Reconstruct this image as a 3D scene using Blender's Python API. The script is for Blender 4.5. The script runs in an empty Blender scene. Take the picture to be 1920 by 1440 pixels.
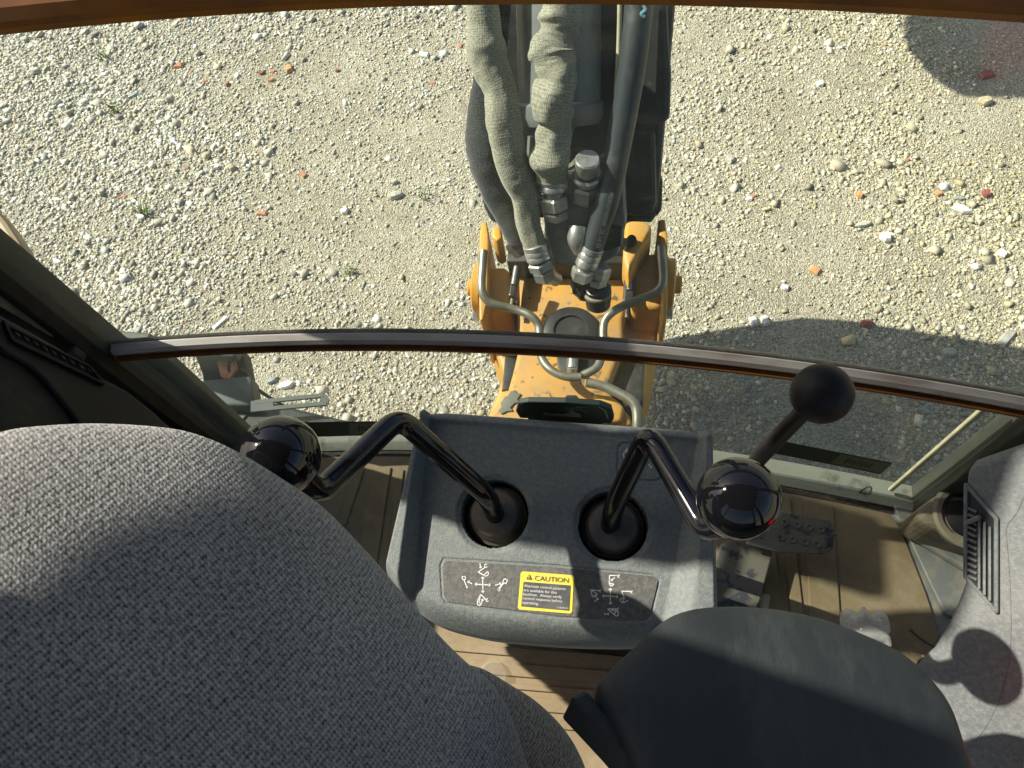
import bpy, bmesh, math, random
import numpy as np
from mathutils import Vector, noise as mn

random.seed(7)
RNG = np.random.default_rng(7)
scene = bpy.context.scene
COL = scene.collection

# ------------------------------------------------------------------ camera
F = 1387.0                                     # focal length in pixels of the 1920 px wide photograph
xc = np.array([9060.0, -700.0, 1387.0]); xc /= np.linalg.norm(xc)
dn = np.array([160.0, -677.38, -1387.0]); dn /= np.linalg.norm(dn)
zc = -dn
yc = np.cross(zc, xc)
RC = np.array([xc, yc, zc])                    # camera -> world
CAM = np.array([0.0, 0.0, 2.45])
cam_data = bpy.data.cameras.new('camera')
cam = bpy.data.objects.new('camera', cam_data); COL.objects.link(cam)
m4 = np.eye(4); m4[:3, :3] = RC; m4[:3, 3] = CAM
cam.matrix_world = [list(r) for r in m4.tolist()]
from mathutils import Matrix
cam.matrix_world = Matrix(m4.tolist())
cam_data.sensor_width = 36.0
cam_data.lens = 36.0 * F / 1920.0
cam_data.clip_start = 0.02
cam_data.clip_end = 1500.0
scene.camera = cam

# ------------------------------------------------------------------ light
SUN_AZ = np.array([-0.978, 0.210]); SUN_AZ /= np.linalg.norm(SUN_AZ)   # horizontal direction towards the sun
SUN_EL = math.radians(43)
SD = np.array([SUN_AZ[0]*math.cos(SUN_EL), SUN_AZ[1]*math.cos(SUN_EL), math.sin(SUN_EL)])
world = bpy.data.worlds.new('World'); scene.world = world; world.use_nodes = True
wn = world.node_tree.nodes; wl = world.node_tree.links
sky = wn.new('ShaderNodeTexSky'); sky.sky_type = 'NISHITA'; sky.sun_disc = False
sky.sun_elevation = SUN_EL
sky.sun_rotation = math.atan2(SUN_AZ[0], SUN_AZ[1])
sky.air_density = 1.0; sky.dust_density = 2.5; sky.ozone_density = 0.4; sky.altitude = 100
bgn = wn['Background']; bgn.inputs['Strength'].default_value = 0.085
wl.new(sky.outputs['Color'], bgn.inputs['Color'])
sun_d = bpy.data.lights.new('sun', 'SUN'); sun_d.energy = 5.0; sun_d.angle = math.radians(0.6)
sun_d.color = (1.0, 0.94, 0.84)
sun = bpy.data.objects.new('sun', sun_d); COL.objects.link(sun)
sun.rotation_euler = Vector(SD.tolist()).to_track_quat('Z', 'Y').to_euler()
sun.location = (-6, 1, 8)
scene.view_settings.view_transform = 'Standard'
scene.view_settings.look = 'None'
scene.view_settings.exposure = 0.85
scene.view_settings.gamma = 1.0
scene.view_settings.use_curve_mapping = False
scene.render.engine = 'CYCLES'
scene.cycles.max_bounces = 10
scene.cycles.transparent_max_bounces = 16
scene.cycles.use_denoising = True

# ------------------------------------------------------------------ geometry helpers
def A(*v): return np.array(v, dtype=float)
def unit(v): v = np.asarray(v, float); return v/np.linalg.norm(v)
def ray(x, y): return RC @ A((x-960)/F, -(y-720)/F, -1.0)
def on_z(x, y, z): r = ray(x, y); return CAM + r*((z-CAM[2])/r[2])
def on_y(x, y, Y): r = ray(x, y); return CAM + r*((Y-CAM[1])/r[1])
def on_x(x, y, X): r = ray(x, y); return CAM + r*((X-CAM[0])/r[0])
def dep(x, y, d): return CAM + ray(x, y)*d
def on_pl(x, y, O, N, h=0.0):
    r = ray(x, y); return CAM + r*((np.dot(O-CAM, N)+h)/np.dot(r, N))

class G:
    """collects verts and faces of one mesh"""
    def __init__(s): s.v = []; s.f = []
    def add(s, v, f):
        o = len(s.v); s.v += [tuple(map(float, p)) for p in v]; s.f += [tuple(i+o for i in q) for q in f]; return s
    def box(s, c, ax, ay, az, dx, dy, dz):
        c = np.asarray(c, float); vs = []
        for sx in (-.5, .5):
            for sy in (-.5, .5):
                for sz in (-.5, .5): vs.append(c+np.asarray(ax)*dx*sx+np.asarray(ay)*dy*sy+np.asarray(az)*dz*sz)
        return s.add(vs, [(0,1,3,2),(4,6,7,5),(0,4,5,1),(2,3,7,6),(0,2,6,4),(1,5,7,3)])
    def abox(s, lo, hi):
        lo = A(*lo); hi = A(*hi); return s.box((lo+hi)/2, A(1,0,0), A(0,1,0), A(0,0,1), *(hi-lo))
    def prism(s, poly, vec):
        n = len(poly); p = [np.asarray(q, float) for q in poly]
        nrm = np.zeros(3)
        for i in range(n): nrm += np.cross(p[i], p[(i+1) % n])
        if np.dot(nrm, vec) > 0: p = p[::-1]
        v = p+[q+np.asarray(vec) for q in p]
        f = [tuple(range(n)), tuple(range(2*n-1, n-1, -1))]
        for i in range(n): f.append((i, i+n, (i+1) % n+n, (i+1) % n))
        return s.add(v, f)
    def tube(s, pts, r, seg=14, cap=True, sub=6, wob=None, flat=1.0):
        pts = [np.asarray(p, float) for p in pts]
        rr = list(r) if hasattr(r, '__len__') else [r]*len(pts)
        P = []; Rr = []
        if sub > 1 and len(pts) > 2:
            for i in range(len(pts)-1):
                p0 = pts[max(i-1, 0)]; p1 = pts[i]; p2 = pts[i+1]; p3 = pts[min(i+2, len(pts)-1)]
                for k in range(sub):
                    t = k/sub
                    P.append(.5*((2*p1)+(-p0+p2)*t+(2*p0-5*p1+4*p2-p3)*t*t+(-p0+3*p1-3*p2+p3)*t**3))
                    tt = t*t*(3-2*t); Rr.append(rr[i]*(1-tt)+rr[i+1]*tt)
            P.append(pts[-1]); Rr.append(rr[-1])
        else: P = pts; Rr = rr
        n = len(P); vs = []; up = None
        for i in range(n):
            t = unit(P[min(i+1, n-1)]-P[max(i-1, 0)])
            if up is None:
                up = A(0, 0, 1) if abs(t[2]) < .9 else A(1, 0, 0)
            up = unit(up-t*np.dot(up, t)); sd = np.cross(t, up)
            for k in range(seg):
                a = 2*math.pi*k/seg
                q = Rr[i]*(1+(wob(i, a) if wob else 0))
                vs.append(P[i]+up*math.cos(a)*q*flat+sd*math.sin(a)*q)
        fs = []
        for i in range(n-1):
            for k in range(seg):
                a = i*seg+k; b = i*seg+(k+1) % seg
                fs.append((a, b, b+seg, a+seg))
        if cap:
            fs.append(tuple(range(seg-1, -1, -1))); fs.append(tuple(range((n-1)*seg, n*seg)))
        return s.add(vs, fs)
    def lathe(s, prof, O, ax, seg=32, rot=0.0):
        """prof: list of (radius, height along ax)"""
        ax = unit(ax); u = unit(np.cross(ax, A(0.3, 1, 0.17))); w = np.cross(ax, u); vs = []; fs = []
        for r, h in prof:
            for k in range(seg):
                a = 2*math.pi*k/seg+rot; vs.append(np.asarray(O)+ax*h+(u*math.cos(a)+w*math.sin(a))*r)
        for i in range(len(prof)-1):
            for k in range(seg):
                a = i*seg+k; b = i*seg+(k+1) % seg; fs.append((a, b, b+seg, a+seg))
        fs.append(tuple(range(seg-1, -1, -1))); n = len(prof); fs.append(tuple(range((n-1)*seg, n*seg)))
        return s.add(vs, fs)
    def sphere(s, c, r, seg=48, rings=28):
        return s.lathe([(max(r*math.sin(math.pi*i/rings), r*.002), -r*math.cos(math.pi*i/rings)) for i in range(rings+1)], c, A(0, 0, 1), seg)
    def ribbon(s, pts, w, n):
        """flat strip following a polyline, facing n"""
        pts = [np.asarray(p, float) for p in pts]
        L = []; Rr = []
        for i, p in enumerate(pts):
            t = unit(pts[min(i+1, len(pts)-1)]-pts[max(i-1, 0)]); sd = unit(np.cross(n, t))
            L.append(p+sd*w/2); Rr.append(p-sd*w/2)
        k = len(pts)
        return s.add(L+Rr, [(i, i+k, i+1+k, i+1) for i in range(k-1)])
    def sweep(s, path, prof, nrm):
        """path: points; prof: list of (offset along nrm_i, offset along z); nrm: list of horizontal normals"""
        k = len(prof); vs = []
        for p, n in zip(path, nrm):
            for a, b in prof: vs.append(np.asarray(p)+np.asarray(n)*a+A(0, 0, b))
        fs = []
        for i in range(len(path)-1):
            for j in range(k):
                a = i*k+j; b = i*k+(j+1) % k; fs.append((a, a+k, b+k, b))
        fs.append(tuple(range(k))); fs.append(tuple(range(len(path)*k-1, (len(path)-1)*k-1, -1)))
        return s.add(vs, fs)

def root(name, label, cat, loc, group=None):
    o = bpy.data.objects.new(name, None); COL.objects.link(o); o.location = [float(q) for q in loc]
    o.empty_display_size = .05
    o['label'] = label; o['category'] = cat
    if group: o['group'] = group
    return o
def wloc(o):
    L = np.zeros(3)
    while o is not None: L = L+np.array(o.location[:]); o = o.parent
    return L
def ob(name, g, mat, parent=None, smooth=False, bevel=0.0, bseg=2, label=None, cat=None, group=None, kind=None, loc=None, uv=None, weld=False):
    V = np.array(g.v, float)
    if parent is not None: base = wloc(parent)
    elif loc is not None: base = np.asarray(loc, float)
    else: base = A((V[:, 0].min()+V[:, 0].max())/2, (V[:, 1].min()+V[:, 1].max())/2, V[:, 2].min())
    me = bpy.data.meshes.new(name)
    me.from_pydata((V-base).tolist(), [], g.f); me.validate()
    if weld or bevel > 0:
        bm = bmesh.new(); bm.from_mesh(me)
        if weld: bmesh.ops.remove_doubles(bm, verts=bm.verts, dist=1e-5)
        bmesh.ops.recalc_face_normals(bm, faces=bm.faces)
        if bevel > 0:
            es = [e for e in bm.edges if len(e.link_faces) == 2 and e.calc_face_angle(0) > .5]
            bmesh.ops.bevel(bm, geom=es, offset=bevel, segments=bseg, profile=.5, affect='EDGES', clamp_overlap=True)
        bm.to_mesh(me); bm.free()
    if uv is not None:
        ul = me.uv_layers.new(name='UVMap')
        idx = np.zeros(len(me.loops), dtype=np.int32); me.loops.foreach_get('vertex_index', idx)
        ul.data.foreach_set('uv', np.asarray(uv, np.float32)[idx].ravel())
    if smooth:
        me.polygons.foreach_set('use_smooth', [True]*len(me.polygons))
        if smooth != 'all':
            try: me.set_sharp_from_angle(angle=math.radians(38))
            except Exception: pass
    o = bpy.data.objects.new(name, me); COL.objects.link(o)
    if mat: me.materials.append(mat)
    if parent is not None: o.parent = parent
    else: o.location = base.tolist()
    if label: o['label'] = label
    if cat: o['category'] = cat
    if group: o['group'] = group
    if kind: o['kind'] = kind
    return o

# ------------------------------------------------------------------ materials
def lnk(nt, a, b): nt.links.new(a, b)
def material(name, col, rough=.6, metal=0.0, col2=None, nscale=20.0, ndet=6, lo=.4, hi=.6, bump=0.0, bscale=200.0, bdist=.001,
             dust=None, dscale=8.0, dlo=.5, dhi=.75, damt=.7, coord='Object', spec=.5, coat=0.0, warp=0.0, stretch=None):
    m = bpy.data.materials.new(name); m.use_nodes = True; nt = m.node_tree; N = nt.nodes
    b = N['Principled BSDF']; b.inputs['Roughness'].default_value = rough; b.inputs['Metallic'].default_value = metal
    b.inputs['Specular IOR Level'].default_value = spec; b.inputs['Coat Weight'].default_value = coat
    b.inputs['Coat Roughness'].default_value = .05
    tc = N.new('ShaderNodeTexCoord'); src = tc.outputs[coord]
    if stretch:
        mp = N.new('ShaderNodeMapping'); mp.inputs['Scale'].default_value = stretch; lnk(nt, src, mp.inputs['Vector']); src = mp.outputs[0]
    def nz(sc, det=6, rg=.6):
        n = N.new('ShaderNodeTexNoise'); n.inputs['Scale'].default_value = sc; n.inputs['Detail'].default_value = det
        n.inputs['Roughness'].default_value = rg; lnk(nt, src, n.inputs['Vector']); return n.outputs['Fac']
    def ramp(s, a, c):
        r = N.new('ShaderNodeMapRange'); r.inputs['From Min'].default_value = a; r.inputs['From Max'].default_value = c
        lnk(nt, s, r.inputs['Value']); return r.outputs['Result']
    cur = None
    rgb = N.new('ShaderNodeRGB'); rgb.outputs[0].default_value = (*col, 1); cur = rgb.outputs[0]
    def mix(f, a, c):
        x = N.new('ShaderNodeMix'); x.data_type = 'RGBA'
        lnk(nt, f, x.inputs[0]); lnk(nt, a, x.inputs[6])
        if isinstance(c, tuple): x.inputs[7].default_value = (*c, 1)
        else: lnk(nt, c, x.inputs[7])
        return x.outputs[2]
    if col2: cur = mix(ramp(nz(nscale, ndet), lo, hi), cur, col2)
    if dust:
        f = ramp(nz(dscale, 8, .7), dlo, dhi)
        mu = N.new('ShaderNodeMath'); mu.operation = 'MULTIPLY'; lnk(nt, f, mu.inputs[0]); mu.inputs[1].default_value = damt
        cur = mix(mu.outputs[0], cur, dust)
        ra = N.new('ShaderNodeMapRange'); ra.inputs['To Min'].default_value = rough; ra.inputs['To Max'].default_value = min(rough+.4, .95)
        lnk(nt, mu.outputs[0], ra.inputs['Value']); lnk(nt, ra.outputs[0], b.inputs['Roughness'])
    lnk(nt, cur, b.inputs['Base Color'])
    if bump > 0:
        bn = N.new('ShaderNodeBump'); bn.inputs['Strength'].default_value = bump; bn.inputs['Distance'].default_value = bdist
        lnk(nt, nz(bscale, 4), bn.inputs['Height']); lnk(nt, bn.outputs[0], b.inputs['Normal'])
    return m

M = {}
M['plastic'] = material('grey_moulded_plastic', (.100, .122, .122), .62, col2=(.106, .129, .129), nscale=10, bump=.55, bscale=620, bdist=.0012,
                        dust=(.42, .37, .26), dscale=260, dlo=.40, dhi=.80, damt=.40)
M['panel'] = material('side_panel_plastic', (.10, .112, .116), .6, col2=(.145, .155, .15), nscale=9, bump=.5, bscale=700, bdist=.001,
                      dust=(.36, .34, .27), dscale=240, dlo=.42, dhi=.80, damt=.45)
M['trim'] = material('black_trim_plastic', (.006, .0065, .0065), .6, col2=(.011, .0115, .011), nscale=8, bump=.3, bscale=500, dust=(.16, .14, .1), damt=.15, spec=.2)
M['rubber'] = material('black_rubber', (.018, .02, .022), .6, dust=(.2, .17, .12), dscale=10, damt=.35, bump=.2, bscale=300)
M['boot'] = material('lever_boot_rubber', (.030, .034, .038), .6, dust=(.22, .17, .105), dscale=20, dlo=.38, dhi=.62, damt=.5, bump=.3, bscale=300)
M['gloss'] = material('glossy_black_plastic', (.004, .004, .005), .05, spec=.42)
M['matte_knob'] = material('matte_black_plastic', (.007, .007, .008), .5, col2=(.012, .011, .011), nscale=60, bump=.12, bscale=500, spec=.22)
M['lever'] = material('black_enamelled_steel', (.006, .006, .008), .13, spec=.42, dust=(.16, .12, .08), dscale=26, dlo=.56, dhi=.76, damt=.3)
M['yellow'] = material('worn_yellow_paint', (.62, .30, .020), .42, col2=(.52, .27, .045), nscale=22, lo=.35, hi=.7, bump=.25, bscale=120,
                       dust=(.40, .31, .17), dscale=16, dlo=.40, dhi=.74, damt=.6)
M['yellow_chipped'] = material('chipped_yellow_paint', (.58, .28, .028), .5, col2=(.05, .035, .02), nscale=48, ndet=15, lo=.56, hi=.63, bump=.5, bscale=150,
                               dust=(.34, .25, .14), dscale=10, dlo=.36, dhi=.66, damt=.75)
M['ochre'] = material('ochre_frame_paint', (.30, .115, .012), .35, col2=(.20, .08, .015), nscale=12, bump=.1, bscale=100, dust=(.25, .18, .1), dscale=9, dlo=.55, damt=.4)
M['rail'] = material('weathered_brown_rail', (.34, .295, .27), .42, col2=(.20, .14, .11), nscale=10, lo=.45, hi=.7, bump=.2, bscale=180, dust=(.38, .35, .3), dscale=7, dlo=.45, dhi=.7, damt=.5, stretch=(1, 5, 5))
M['railbot'] = material('red_brown_rail_underside', (.20, .075, .012), .4, col2=(.13, .045, .012), nscale=12)
M['seal'] = material('perished_rubber_seal', (.035, .028, .022), .8, col2=(.10, .075, .05), nscale=90, lo=.5, hi=.65, bump=.8, bscale=260, bdist=.002, stretch=(1, 4, 4))
M['boom'] = material('dirty_black_steel', (.016, .017, .016), .5, col2=(.03, .032, .03), nscale=18, dust=(.16, .15, .12), dscale=26, dlo=.55, dhi=.8, damt=.45, bump=.3, bscale=90)
M['greypaint'] = material('grey_cylinder_paint', (.20, .215, .205), .4, col2=(.15, .16, .155), nscale=9, dust=(.3, .28, .22), damt=.3, bump=.05)
M['steel'] = material('zinc_plated_steel', (.52, .53, .50), .34, metal=.75, col2=(.36, .34, .29), nscale=50, lo=.45, hi=.7, dust=(.35, .31, .22), dscale=30, dlo=.5, dhi=.7, damt=.6, bump=.15, bscale=200)
M['block'] = material('dull_steel_block', (.26, .275, .265), .5, metal=.3, col2=(.18, .18, .16), nscale=24, dust=(.3, .26, .18), damt=.45, bump=.2, bscale=150)
M['tube'] = material('weathered_steel_tube', (.27, .27, .225), .38, metal=.55, col2=(.20, .185, .13), nscale=30, lo=.4, hi=.65, bump=.2, bscale=160)
M['blackoil'] = material('oily_black_cap', (.012, .012, .012), .3, bump=.4, bscale=90, bdist=.002, dust=(.12, .1, .08), damt=.4)
M['mat'] = material('tan_floor_mat', (.22, .165, .088), .8, col2=(.155, .115, .062), nscale=7, bump=.35, bscale=300, dust=(.33, .265, .165), dscale=14, dlo=.42, dhi=.62, damt=.6)
M['floor'] = material('dusty_grey_floor_steel', (.20, .21, .20), .5, metal=.2, col2=(.30, .28, .22), nscale=30, lo=.42, hi=.6, bump=.25, bscale=150,
                      dust=(.26, .12, .06), dscale=18, dlo=.66, dhi=.72, damt=.9)
M['bracket'] = material('dusty_tan_steel', (.20, .17, .11), .6, col2=(.10, .09, .07), nscale=20, lo=.5, hi=.66, bump=.2, bscale=160)
M['pedal'] = material('worn_pedal_steel', (.13, .118, .092), .7, col2=(.035, .038, .042), nscale=38, ndet=10, lo=.52, hi=.60, bump=.3, bscale=160)
M['vinyl'] = material('dark_vinyl', (.011, .0155, .0165), .6, col2=(.019, .024, .024), nscale=16, ndet=9, bump=.3, bscale=420, dust=(.09, .10, .09), dscale=24, dlo=.5, dhi=.8, damt=.35, stretch=(1, .35, 1))
M['postpaint'] = material('dusty_green_grey_frame', (.065, .07, .054), .6, col2=(.035, .038, .03), nscale=14, bump=.2, bscale=120, dust=(.24, .235, .18), dscale=30, damt=.4, stretch=(1, 1, .25))
M['sill'] = material('dusty_pale_sill', (.15, .158, .125), .7, col2=(.06, .06, .048), nscale=26, ndet=9, lo=.55, hi=.68, bump=.4, bscale=200)
M['caulk'] = material('cream_edge_strip', (.46, .43, .28), .7, col2=(.34, .32, .21), nscale=20, bump=.2, bscale=200)
M['decal_y'] = material('yellow_decal', (.78, .58, .05), .4, col2=(.70, .52, .08), nscale=30)
M['decal_k'] = material('charcoal_print', (.055, .06, .062), .5, col2=(.09, .09, .085), nscale=60, lo=.45, hi=.6)
M['decal_w'] = material('white_print', (.62, .61, .56), .6)
M['worn_w'] = material('worn_white_print', (.62, .61, .56), .7, col2=(.36, .35, .31), nscale=300, lo=.5, hi=.66)
M['strip'] = material('dusty_charcoal_label_strip', (.060, .066, .064), .6, dust=(.34, .29, .19), dscale=230, dlo=.42, dhi=.80, damt=.42, bump=.4, bscale=500)
M['decal_g'] = material('dark_green_decal', (.050, .064, .034), .6, col2=(.062, .076, .042), nscale=30)
M['decal_g2'] = material('green_decal_print', (.085, .11, .055), .6)
M['decal_g3'] = material('pale_green_decal_patch', (.17, .19, .11), .6)
M['emblem'] = material('blackish_green_emblem', (.008, .018, .012), .35)
M['emblem2'] = material('grey_green_emblem_print', (.22, .25, .18), .5)
M['red'] = material('bright_red_plastic', (.62, .016, .012), .4, bump=.05, bscale=90)
M['brick'] = material('red_brick', (.42, .17, .09), .85, col2=(.50, .25, .15), nscale=60, bump=.4, bscale=200, dust=(.45, .38, .28), dscale=50, damt=.3)
M['brick_d'] = material('dark_red_tile', (.26, .075, .06), .7, col2=(.3, .11, .08), nscale=60, bump=.3, bscale=200)
M['brick_o'] = material('orange_tile', (.60, .30, .12), .8, col2=(.5, .27, .13), nscale=60, bump=.3, bscale=200)
M['white_st'] = material('white_stone', (.76, .76, .72), .7, col2=(.62, .62, .58), nscale=50, bump=.3, bscale=150)
M['grey_st'] = material('pale_grey_stone', (.46, .45, .39), .85, col2=(.38, .36, .30), nscale=50, bump=.5, bscale=150)
M['blue_st'] = material('blue_grey_stone', (.30, .36, .36), .7, col2=(.24, .29, .29), nscale=50, bump=.3, bscale=150)
M['tan_st'] = material('tan_stone', (.50, .42, .27), .85, col2=(.42, .35, .23), nscale=50, bump=.5, bscale=150)
M['wire'] = material('thin_black_wire', (.01, .01, .01), .5)
M['cablemat'] = material('grey_cable_sheath', (.06, .065, .06), .5)
M['roof'] = material('cab_headliner', (.05, .05, .052), .9)
M['wallm'] = material('dark_cab_wall', (.04, .042, .042), .7)

def glass_material():
    m = bpy.data.materials.new('dusty_window_glass'); m.use_nodes = True; nt = m.node_tree; N = nt.nodes
    for n in list(N): N.remove(n)
    out = N.new('ShaderNodeOutputMaterial')
    tr = N.new('ShaderNodeBsdfTransparent'); tr.inputs[0].default_value = (.93, .965, .935, 1)
    gl = N.new('ShaderNodeBsdfGlossy'); gl.inputs['Roughness'].default_value = .03
    fr = N.new('ShaderNodeFresnel'); ge = N.new('ShaderNodeNewGeometry')
    io = N.new('ShaderNodeMapRange'); io.inputs['To Min'].default_value = 1.24; io.inputs['To Max'].default_value = 1/1.24; lnk(nt, ge.outputs['Backfacing'], io.inputs[0]); lnk(nt, io.outputs[0], fr.inputs['IOR'])
    mx = N.new('ShaderNodeMixShader'); lnk(nt, fr.outputs[0], mx.inputs[0]); lnk(nt, tr.outputs[0], mx.inputs[1]); lnk(nt, gl.outputs[0], mx.inputs[2])
    df = N.new('ShaderNodeBsdfDiffuse'); df.inputs[0].default_value = (.50, .52, .43, 1)
    tl = N.new('ShaderNodeBsdfTranslucent'); tl.inputs[0].default_value = (.50, .52, .43, 1)
    ad = N.new('ShaderNodeMixShader'); ad.inputs[0].default_value = .35
    lnk(nt, df.outputs[0], ad.inputs[1]); lnk(nt, tl.outputs[0], ad.inputs[2])
    tc = N.new('ShaderNodeTexCoord')
    # fine horizontal wiping scratches, broken up in patches
    mp = N.new('ShaderNodeMapping'); mp.inputs['Scale'].default_value = (70, 70, 420); lnk(nt, tc.outputs['Object'], mp.inputs[0])
    n1 = N.new('ShaderNodeTexNoise'); n1.inputs['Scale'].default_value = 1.0; n1.inputs['Detail'].default_value = 5; n1.inputs['Distortion'].default_value = 1.2
    lnk(nt, mp.outputs[0], n1.inputs['Vector'])
    r1 = N.new('ShaderNodeMapRange'); r1.inputs['From Min'].default_value = .56; r1.inputs['From Max'].default_value = .78; lnk(nt, n1.outputs['Fac'], r1.inputs[0])
    n2 = N.new('ShaderNodeTexNoise'); n2.inputs['Scale'].default_value = 5.0; n2.inputs['Detail'].default_value = 4; lnk(nt, tc.outputs['Object'], n2.inputs['Vector'])
    r2 = N.new('ShaderNodeMapRange'); r2.inputs['From Min'].default_value = .42; r2.inputs['From Max'].default_value = .7; lnk(nt, n2.outputs['Fac'], r2.inputs[0])
    mu = N.new('ShaderNodeMath'); mu.operation = 'MULTIPLY'; lnk(nt, r1.outputs[0], mu.inputs[0]); lnk(nt, r2.outputs[0], mu.inputs[1])
    # film of dust, thicker on the lower pane (object z below the rail) and close to its edges
    sp = N.new('ShaderNodeSeparateXYZ'); lnk(nt, tc.outputs['Object'], sp.inputs[0])
    at = N.new('ShaderNodeAttribute'); at.attribute_name = 'dust'
    ma = N.new('ShaderNodeMath'); ma.operation = 'MULTIPLY_ADD'; lnk(nt, mu.outputs[0], ma.inputs[0]); ma.inputs[1].default_value = .38
    n3 = N.new('ShaderNodeTexNoise'); n3.inputs['Scale'].default_value = 14; n3.inputs['Detail'].default_value = 6; lnk(nt, tc.outputs['Object'], n3.inputs['Vector'])
    m3 = N.new('ShaderNodeMath'); m3.operation = 'MULTIPLY'; lnk(nt, n3.outputs['Fac'], m3.inputs[0]); m3.inputs[1].default_value = 2.0
    m4_ = N.new('ShaderNodeMath'); m4_.operation = 'MULTIPLY'; lnk(nt, m3.outputs[0], m4_.inputs[0]); lnk(nt, at.outputs['Fac'], m4_.inputs[1])
    lnk(nt, m4_.outputs[0], ma.inputs[2])
    fin = N.new('ShaderNodeMixShader'); lnk(nt, ma.outputs[0], fin.inputs[0]); lnk(nt, mx.outputs[0], fin.inputs[1]); lnk(nt, ad.outputs[0], fin.inputs[2])
    lnk(nt, fin.outputs[0], out.inputs[0])
    return m
M['glass'] = glass_material()

def bottle_material():
    m = bpy.data.materials.new('clear_bottle_plastic'); m.use_nodes = True; nt = m.node_tree; N = nt.nodes
    b = N['Principled BSDF']; b.inputs['Roughness'].default_value = .12; b.inputs['Base Color'].default_value = (.9, .9, .86, 1)
    tr = N.new('ShaderNodeBsdfTransparent'); tr.inputs[0].default_value = (.93, .92, .88, 1)
    lw = N.new('ShaderNodeLayerWeight'); lw.inputs['Blend'].default_value = .35
    bn = N.new('ShaderNodeBump'); bn.inputs['Strength'].default_value = .7; bn.inputs['Distance'].default_value = .004
    no = N.new('ShaderNodeTexNoise'); no.inputs['Scale'].default_value = 45; tc = N.new('ShaderNodeTexCoord'); lnk(nt, tc.outputs['Object'], no.inputs['Vector'])
    lnk(nt, no.outputs['Fac'], bn.inputs['Height']); lnk(nt, bn.outputs[0], b.inputs['Normal']); lnk(nt, bn.outputs[0], lw.inputs['Normal'])
    mr = N.new('ShaderNodeMapRange'); mr.inputs['To Min'].default_value = .16; mr.inputs['To Max'].default_value = .80; lnk(nt, lw.outputs['Facing'], mr.inputs[0])
    mx = N.new('ShaderNodeMixShader'); lnk(nt, mr.outputs[0], mx.inputs[0]); lnk(nt, tr.outputs[0], mx.inputs[1]); lnk(nt, b.outputs[0], mx.inputs[2])
    lnk(nt, mx.outputs[0], N['Material Output'].inputs[0])
    return m
M['bottle'] = bottle_material()

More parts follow.
